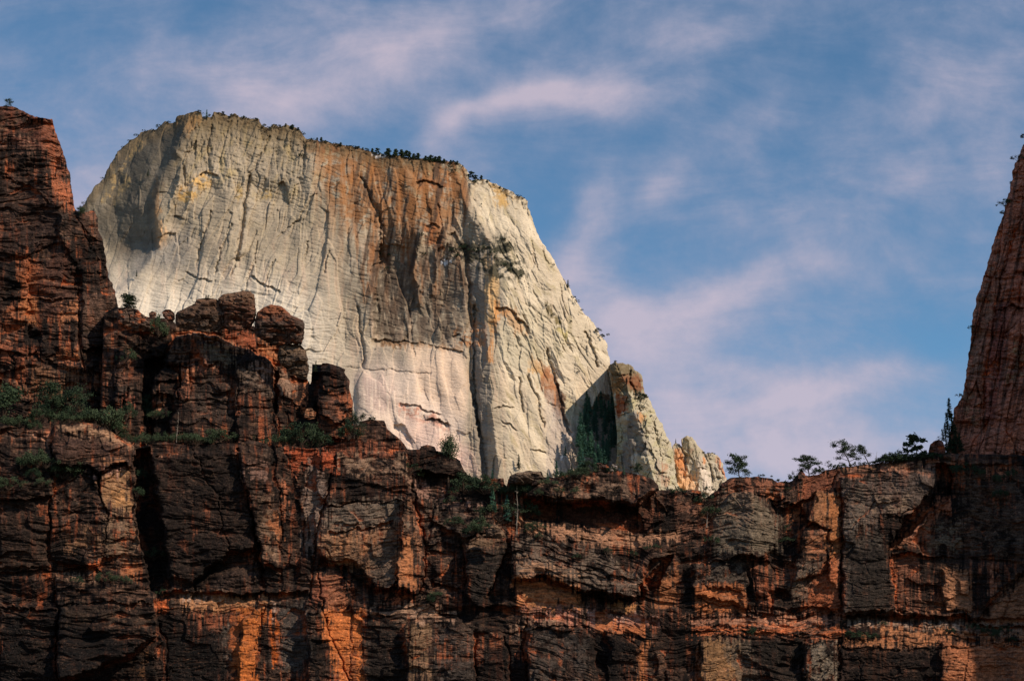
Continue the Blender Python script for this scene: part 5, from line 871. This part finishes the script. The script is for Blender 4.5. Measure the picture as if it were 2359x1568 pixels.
proto('snag0', snag(71, 0, 22), DEAD, DEAD, 'crown'); proto('snag1', snag(72, -.15, 12), DEAD, DEAD, 'crown'); proto('deadjun', gnarly(73, .8, .35, .2, 0, .5, 10, .55), L_DARK)  # the snags' 'crown' is their bare dead branches, without foliage
def plant(key, mass, tg, bx, by, h, label, cat, group=None, wide=1.0, push=0.0, parts=True, name=None):
    "base at photo point (bx, by) on a mass; h in zoom units of the tag"
    (px, py), = T(tg, [(bx, by)]); k = OFF[tg][2]; D = o_at[mass](px, py)+push
    X_, Z_ = ray(px, py); H = h*k*UPX*D
    nm = name or {'f':'fir_tree','d':'fir_tree','j':'juniper_tree','t':'pine_tree','l':'pine_tree','r':'juniper_tree','s':'shrub'}.get(key[0], 'tree')
    if key.startswith('slim'): nm = 'pine_tree'
    if key.startswith('dsh'): nm = 'shrub'
    if key.startswith('snag') or key == 'deadjun': nm = 'dead_tree'
    tm, cm, sec = KIND[key]
    r_ = random.Random(int(px*7+py*13)); s_ = (H*wide*r_.uniform(.92,1.08), H*wide, H)
    rz = r_.uniform(0, 6.28) if key[0] in 'fjs' or key.startswith('d') else 0.0
    loc = (X_*D, D, CAM[2]+Z_*D)
    root = bpy.data.objects.new(nm, None); sc.collection.objects.link(root); root.empty_display_size = .2
    root.location = loc; root.scale = s_; root.rotation_euler = (0, 0, rz)
    for pn, me in (('trunk', tm), (sec, cm)):
        c_ = bpy.data.objects.new(pn, me); sc.collection.objects.link(c_); c_.parent = root
    return tag(root, label, cat, group)
_o = 'first second third fourth fifth sixth seventh eighth ninth tenth eleventh twelfth thirteenth fourteenth fifteenth sixteenth seventeenth eighteenth nineteenth'.split()
ORD = ['leftmost']+_o[1:]+[t_+('ieth' if not k_ else 'y-'+_o[k_-1]) for t_ in ('twent','thirt','fort','fift','sixt','sevent','eight','ninet') for k_ in range(10)]
def row(items, what, where, cat, group, parts=True):
    "items: (key, mass, tag, bx, by, h, wide, push); labelled by their order from the left"
    items = sorted(items, key=lambda i: T(i[2], [(i[3], i[4])])[0,0])
    for k, it in enumerate(items):
        o_ = 'rightmost' if k == len(items)-1 else (ORD[k] if k < len(ORD) else 'number %d' % (k+1))
        lab = '%s %s %s' % (o_, what, where) if k in (0, len(items)-1) else '%s %s from the left %s' % (o_, what, where)
        plant(it[0], it[1], it[2], it[3], it[4], it[5], lab, cat, group, *(it[6:8] if len(it) > 6 else ()))
rr = random.Random(5)
# rim of the pale mountain
rim_ = [('1',1400,240,60),('1',1515,222,24),('1',1565,225,16),('1',1650,242,18),('1',1935,296,20),('1',1975,310,26),('1',2020,322,18),('2',35,170,26),('2',80,184,18),('2',165,250,14),('2',205,254,20),('2',232,256,24),('2',260,262,12),('2',365,290,24),('2',485,308,18),('2',515,316,16),('2',578,336,28),('2',620,345,36),('2',685,362,54),('2',735,360,46),('2',775,360,44),('2',805,365,46),('2',830,370,38),('2',858,376,32),('2',888,382,42),('2',940,388,30),('2',970,392,42),('2',1002,396,36),('2',1032,400,40),('2',1065,404,26),('2',1110,410,24),('2',1155,416,24),('2',1258,512,44),('2',1285,520,30),('2',1318,518,28),('2',1445,578,16),('2',1470,586,12),('2',1575,638,10)]
row([(('fir%d' % rr.randrange(4)) if t_ == '1' and x_ == 1400 else 'rim%d' % rr.randrange(4), 'mountain', t_, x_, y_+4, h_*1.15, 1.0, 4) for t_, x_, y_, h_ in rim_], 'small juniper', 'on the pale mountain rim', 'juniper', 'junipers on the mountain rim')
fr_ = [('0', x_+rr.uniform(-4,4), float(np.interp(x_, M_CREST[:,0], M_CREST[:,1]))+3, rr.uniform(3,6.5)) for x_ in list(range(250,440,17))+list(range(455,700,10))+list(range(705,1095,9))+list(range(1100,1215,13)) if rr.random() < .85]
row([('dsh%d' % rr.randrange(3), 'mountain', t_, x_, y_, h_, 1.5, 3) for t_, x_, y_, h_ in fr_], 'low shrub', 'in the fringe along the mountain rim', 'shrub', 'low shrubs fringing the mountain rim')
plant('dfir0', 'mountain', '2', 1905, 1258, 66, 'small upright conifer on the mountain right-hand skyline slope', 'conifer', 'trees on the mountain skyline', 1.3)
row([('dsh%d' % rr.randrange(3), 'mountain', t_, x_, y_, h_, 1.0, -2) for t_, x_, y_, h_ in [('2',1942,1325,22),('2',1965,1350,22),('4',1832,168,34),('4',1858,205,30),('2',1810,1105,14),('1',690,655,14),('1',790,500,12),('2',2000,1410,14)]], 'dark shrub', 'clinging to the mountain skyline slopes', 'shrub', 'shrubs on the mountain slopes')
face_ = [('2',1130,1010,60),('2',1150,1050,60),('2',1180,990,50),('2',1215,990,60),('2',1250,1010,60),('2',1300,1020,56),('2',1350,990,50),('2',1390,1030,60),('2',1420,1060,50),('2',1470,1110,56),('2',1510,1140,50),('2',1465,930,46),('2',1500,960,40),('2',1590,1180,36),('2',915,900,40),('2',930,1030,40),('2',640,1040,44),('2',690,1040,40),('2',680,1130,36),('2',355,550,24),('2',1130,470,50),('2',1110,440,44),('2',1270,545,46),('2',1320,690,18),('2',1310,830,20),('2',90,360,30),('4',1650,100,26),('4',1700,440,26),('1',2040,500,40),('1',1420,232,34),('2',140,300,30),('4',1900,190,30),('2',590,590,16),('1',1790,300,40),('2',1760,1380,30),('2',1810,1440,30)]
row([('dsh%d' % rr.randrange(3), 'mountain', t_, x_, y_, h_*.55, 1.0, -2) for t_, x_, y_, h_ in face_], 'dark bush', 'growing on the pale mountain face', 'bush', 'bushes on the mountain face')
row([('dfir%d' % rr.randrange(3), 'mountain', t_, x_, y_, h_, 1.0, -4) for t_, x_, y_, h_ in [('1',1000,640,60),('1',925,1320,50),('4',1295,1095,105),('2',1040,1310,46)]], 'lone fir', 'standing against the pale mountain face', 'fir tree', 'lone firs on the mountain face')
# firs in the gully
gp = T('c', [(300,1400),(330,1050),(390,800),(420,680),(600,620),(730,660),(800,900),(770,1330),(600,1400)])
gul = [('c',420,690,190),('c',505,680,190),('c',555,650,220),('c',600,690,160),('c',700,760,190),('c',360,800,150)]
while len(gul) < 58:
    x_, y_ = rr.uniform(290, 800), rr.uniform(700, 1420)
    lo_ = np.interp(y_, [700,900,1100,1420], [380,330,270,210]); hi_ = np.interp(y_, [700,900,1100,1420], [740,790,790,770])
    if lo_ < x_ < hi_+40 and (y_ < 1330 or x_ < 560) and all(abs(x_-g_[1]) > 3 for g_ in gul): gul.append(('c', x_, y_, rr.uniform(190, 320)))
row([('fir%d' % rr.randrange(4), 'mountain', t_, x_, y_, h_, rr.uniform(1.0, 1.4), -8-(y_-650)*.05) for t_, x_, y_, h_ in gul], 'fir', 'in the gully beside the pinnacle', 'fir tree', 'firs in the gully')
row([('fir%d' % k, 'mountain', 'c', x_, y_, h_, 1.1, -8) for k, (x_, y_, h_) in enumerate([(40,1440,200),(140,1210,140),(215,1400,120)])], 'blue-green fir', 'on the slope left of the gully', 'fir tree', 'firs left of the gully')
row([('dsh%d' % rr.randrange(3), 'rock_pinnacle', 'c', x_, y_, h_, 1.2, -1) for x_, y_, h_ in [(960,500,60),(1010,560,60),(880,600,50),(1000,640,50),(1060,520,50),(890,870,30),(1130,740,24),(720,112,24),(1700,1150,14)][:8]], 'dark shrub', 'on the rock pinnacle', 'shrub', 'shrubs on the pinnacle')
plant('dfir1', 'far_pinnacle', 'c', 1414, 1050, 62, 'small dark conifer on top of the farthest pinnacle', 'conifer')
row([('dsh%d' % rr.randrange(3), 'far_pinnacle', 'c', x_, y_, h_, 1.2, 0) for x_, y_, h_ in [(1740,1160,20),(1790,1165,18),(1830,1168,18),(1860,1176,18)]], 'tiny shrub', 'on the farthest pinnacle ridge', 'shrub', 'shrubs on the far pinnacle')
# skyline trees on the right-hand crest
J = 'skyline trees on the right crest'
plant('rimA', 'red_cliff', '5', 432, 1160, 158, 'round-topped juniper alone on the low crest right of the pinnacles', 'juniper', J, 1.0, 1)
plant('rimB', 'red_cliff', 'd', 590, 1000, 242, 'broad spreading juniper standing on red rocks', 'juniper', J, 1.0, 1)
plant('dsh0', 'red_cliff', 'd', 425, 1055, 120, 'dark skyline shrub left of the broad spreading juniper', 'shrub', J, .8, 1)
plant('deadjun', 'red_cliff', 'd', 818, 945, 150, 'thin half-dead juniper between the broad juniper and the leaning pine', 'dead tree', J, .9, 1)
plant('tallpine', 'red_cliff', 'd', 1082, 896, 320, 'tall leaning pine with bare upper boughs on the crest', 'pine', J, 1.0, 1)
plant('leanpine', 'red_cliff', 'd', 1285, 866, 240, 'slender left-leaning pine right of the tall leaning pine', 'pine', J, 1.0, 1)
plant('snag1', 'red_cliff', 'd', 1355, 858, 150, 'bare dead snag beside the slender leaning pine', 'dead tree', J, 1.2, 1)
plant('rim2', 'red_cliff', 'd', 1845, 770, 236, 'dense dark juniper just left of the skyline boulder', 'juniper', J, 1.0, 1)
plant('dfir2', 'red_cliff', 'd', 1725, 760, 115, 'small pointed conifer left of the dense dark juniper', 'conifer', J, 1.2, 1)
plant('deadjun', 'red_cliff', 'd', 2090, 605, 80, 'wispy bare bush on top of the skyline boulder', 'bush', J, 1.2, 3)
row([('dsh%d' % rr.randrange(3), 'red_cliff', 'd', x_, y_, h_, w_, 1) for x_, y_, h_, w_ in [(740,960,60,1),(900,905,40,1),(960,900,70,1),(1140,880,50,1),(1420,860,80,1.1),(1500,850,120,1),(1590,850,150,1),(1660,850,110,1.1),(1720,840,90,1),(1790,835,90,1.1),(1880,820,90,1.2),(1960,810,80,1.2),(2050,810,90,1.2),(2130,820,90,1.2),(2220,830,80,1.2),(60,1006,34,1),(235,1068,40,1),(710,960,80,.8),(860,910,60,1),(1200,880,40,1),(1320,870,50,1),(1010,900,36,1.2),(1070,890,36,1.2),(1240,875,44,1.2),(1380,862,60,1.2),(1460,855,100,1.2),(1545,850,130,1.2),(1625,850,130,1.2),(1690,845,110,1.2),(1750,838,100,1.2),(1830,826,100,1.3),(1920,815,90,1.3),(2010,800,80,1.3),(500,1010,40,1),(640,985,44,1),(20,1004,30,1),(160,1012,24,1),(330,1075,30,1)]], 'dark skyline shrub', 'along the right-hand crest', 'shrub', 'shrubs along the right crest')
row([('dfir%d' % rr.randrange(3), 'right_buttress', 'd', x_, y_, h_, w_, -2) for x_, y_, h_, w_ in [(2212,350,260,1.25),(2190,480,230,1.2),(2165,560,180,1.2),(2140,600,150,1.3),(2250,520,260,1.2),(2290,640,250,1.2),(2220,700,260,1.2),(2340,720,230,1.2),(2180,760,220,1.2),(2270,800,240,1.2)]], 'dark fir', 'below the right buttress', 'fir tree', 'firs at the foot of the right buttress')
row([('dsh%d' % rr.randrange(3), 'right_buttress', '9', x_, y_, h_, 1.0, 0) for x_, y_, h_ in [(497,250,34),(440,440,34),(436,475,20),(298,962,16),(246,1252,16),(467,345,12),(521,150,20)]], 'tiny shrub', 'on the sheer edge of the right buttress', 'shrub', 'shrubs on the right buttress edge')
# left side
plant('jun0', 'sandstone_buttress', '1', 62, 170, 66, 'lone juniper on top of the left buttress', 'juniper', None, 1.1, 1)
plant('jun4', 'sandstone_buttress', '1', 548, 905, 72, 'dense dark juniper in the notch of the left buttress', 'juniper', None, 1.1, -1)
plant('deadjun', 'sandstone_buttress', '1', 560, 860, 70, 'spindly tree above the juniper in the buttress notch', 'tree', None, .8, 1)
plant('thinpine', 'boulder_tower', '3', 860, 290, 118, 'bright green juniper in front of the pale rock beside the left buttress', 'juniper', None, 2.4, 0)
plant('shr0', 'boulder_tower', 'a', 500, 600, 260, 'big round dark green bush between the small boulders', 'bush', None, .62, -3)
plant('shr1', 'boulder_tower', 'a', 130, 900, 170, 'pale green shrub on the slope under the slumped boulder', 'shrub', None, .7, -2)
plant('dsh1', 'boulder_tower', 'a', 1080, 180, 40, 'small grey shrub on the long caprock boulder', 'shrub', None, 1, -8)
plant('dfir0', 'boulder_tower', '3', 2135, 715, 84, 'small conifer behind the column right of the tower', 'conifer', None, 1.1, 0)
ledge = [('b',50,520,110,'s'),('b',130,530,110,'s'),('b',230,530,140,'s'),('b',330,540,130,'s'),('b',400,560,100,'s'),('b',40,400,330,'d'),('b',480,470,160,'d'),('b',560,460,380,'D'),('b',640,470,260,'D'),('b',720,480,130,'s'),('b',800,480,130,'d'),('b',870,470,340,'D'),('b',940,470,90,'s'),('b',1020,480,160,'d'),('b',1110,500,180,'s'),('b',1190,520,200,'s'),('b',1270,540,220,'s'),('b',1340,600,130,'d'),('b',1450,680,90,'d'),('b',1520,720,90,'d'),
  ('b',1640,720,110,'s'),('b',1740,710,100,'s'),('b',1820,700,90,'s'),('b',1900,700,90,'s'),('b',1990,705,90,'s'),('b',2090,700,100,'s'),('b',2200,705,110,'s'),('b',2290,720,110,'s'),('3',1260,1200,60,'s'),('3',1330,1210,80,'s'),('3',1420,1185,70,'s'),('3',1490,1180,80,'s'),('3',1570,1185,60,'s'),('3',1640,1185,60,'s'),('3',1700,1185,50,'d'),('3',1860,1210,60,'s'),('3',1920,1210,80,'s'),('3',1980,1200,110,'d'),('3',2040,1200,130,'d'),('3',2110,1210,120,'s'),('3',2160,1210,80,'d')]
def kk(c_): return {'s':'shr%d' % rr.randrange(4), 'd':'dsh%d' % rr.randrange(3), 'D':'jun%d' % rr.randrange(5), 'f':'fir%d' % rr.randrange(4)}[c_]
row([(kk(c_), 'red_cliff', t_, x_, y_, h_*1.25, .9, 2+rr.random()*4 if c_ != 'D' else 7) for t_, x_, y_, h_, c_ in ledge], 'green plant', 'along the broad ledge under buttress and tower', 'plant', 'plants along the broad ledge')
mid_ = [('b',1700,440,290,'D'),('b',1760,430,110,'s'),('b',1860,420,120,'s'),('a',130,1566,200,'s'),('a',380,1566,280,'D'),('a',480,1566,120,'s')]
row([(kk(c_), 'boulder_tower', t_, x_, y_, h_, .8, -4) for t_, x_, y_, h_, c_ in mid_], 'green plant', 'in the cleft left of the boulder tower', 'plant', 'plants in the tower cleft')
plant('snag0', 'boulder_tower', '3', 1196, 1190, 240, 'thin pale dead trunk in front of the boulder tower', 'dead tree', None, .5, -6)
face2 = [('b',330,980,150,'s'),('b',430,980,160,'s'),('b',530,990,150,'s'),('b',240,1000,110,'d'),('b',850,1020,110,'s'),('b',920,1010,100,'s'),('b',640,1080,120,'d'),('b',720,1110,140,'s'),('b',800,1130,140,'d'),('b',90,1240,140,'s'),('b',30,1250,110,'s'),('b',490,1210,100,'s'),('b',380,1120,110,'d'),('6',1040,745,80,'s'),('6',720,895,60,'s'),('6',780,900,50,'s'),('6',860,905,40,'s'),('6',520,905,40,'d'),('6',1100,990,50,'d'),('6',940,200,60,'d'),('6',930,320,60,'d')]
row([(kk(c_), 'red_cliff', t_, x_, y_, h_*1.25, .9, -1.4) for t_, x_, y_, h_, c_ in face2], 'green shrub', 'growing out of the lower left cliff face', 'shrub', 'shrubs on the lower left cliff')
# middle crest
plant('slimpine', 'red_cliff', '4', 822, 1215, 370, 'tall slender green pine on the crest in front of the pale wall', 'pine', None, .8, -1)
plant('snag0', 'red_cliff', '4', 1282, 1530, 325, 'tall pale dead trunk left of the dark alcove', 'dead tree', None, .7, -3)
plant('jun1', 'red_cliff', '4', 2112, 1140, 88, 'small juniper on the right end of the middle crest', 'juniper', None, 1, .5)
plant('snag1', 'red_cliff', '5', 208, 1490, 120, 'small white dead shrub on the slope below the square block', 'dead shrub', None, 1.4, -1)
cr_ = [('4',180,885,150,'D'),('4',140,890,90,'d'),('4',1115,1168,60,'f'),('4',1040,1200,60,'d'),('4',920,1240,110,'s'),('4',965,1260,100,'d'),('4',1060,1260,90,'d'),('4',1120,1390,160,'f'),('4',1215,1455,160,'f'),('4',1160,1440,110,'s'),('4',1240,1290,90,'d'),('4',1300,1260,80,'s'),('4',1340,1270,70,'d'),('4',870,1270,50,'s'),('4',1490,1170,60,'f'),('4',1560,1165,50,'d'),('4',1640,1160,60,'s'),('4',1700,1150,60,'d'),('4',1770,1122,80,'d'),('4',1740,1130,50,'s'),('4',2008,1132,45,'f'),('4',1920,1120,40,'d'),('4',1500,1210,50,'s'),('4',1570,1250,40,'s'),('4',1680,1260,40,'s'),('4',1430,1270,40,'s'),('4',860,1480,60,'d'),('4',1020,1520,90,'s'),('4',980,1540,70,'d'),('4',1350,1420,110,'s'),('4',600,1150,60,'s'),('4',300,770,30,'d'),('4',560,1120,60,'d'),('4',840,1330,50,'s'),('5',10,1262,50,'s'),('5',230,1240,30,'s'),('5',200,1330,60,'d'),('5',240,1420,70,'d'),('4',1400,1500,50,'s')]
row([(kk(c_), 'red_cliff', t_, x_, y_, h_*1.2, 1.0, -1.2) for t_, x_, y_, h_, c_ in cr_], 'plant', 'on the middle crest and its gully', 'plant', 'plants on the middle crest')
low_ = [('8',1180,1275,50,'d'),('8',1230,1280,50,'d'),('8',1290,1282,50,'s'),('8',1350,1280,40,'d'),('8',2120,1250,60,'d'),('8',2170,1275,60,'d'),('8',2230,1240,50,'s'),('8',2280,1305,40,'d'),('8',1860,1240,40,'d'),('8',2010,1225,50,'d'),('8',1400,1190,30,'d'),('8',720,560,60,'d'),('8',740,640,60,'s'),('8',240,640,60,'d'),('8',760,280,30,'d'),('8',1900,180,90,'d'),('8',1980,160,80,'d'),('8',2060,180,60,'d'),('8',2180,230,70,'d'),('8',2280,190,60,'d'),('8',2200,330,70,'d'),('7',700,1040,60,'d'),('7',740,1010,60,'s'),('7',1900,700,40,'d'),('7',2060,720,40,'d'),('7',1690,740,40,'d'),('7',1430,600,40,'s'),('7',1380,560,50,'d'),('7',2200,680,50,'s'),('8',520,1260,60,'d')]
row([(kk(c_), 'red_cliff', t_, x_, y_, h_, .95, -1.0) for t_, x_, y_, h_, c_ in low_], 'low shrub', 'on ledges of the lower right cliff', 'shrub', 'shrubs on the lower right cliff')
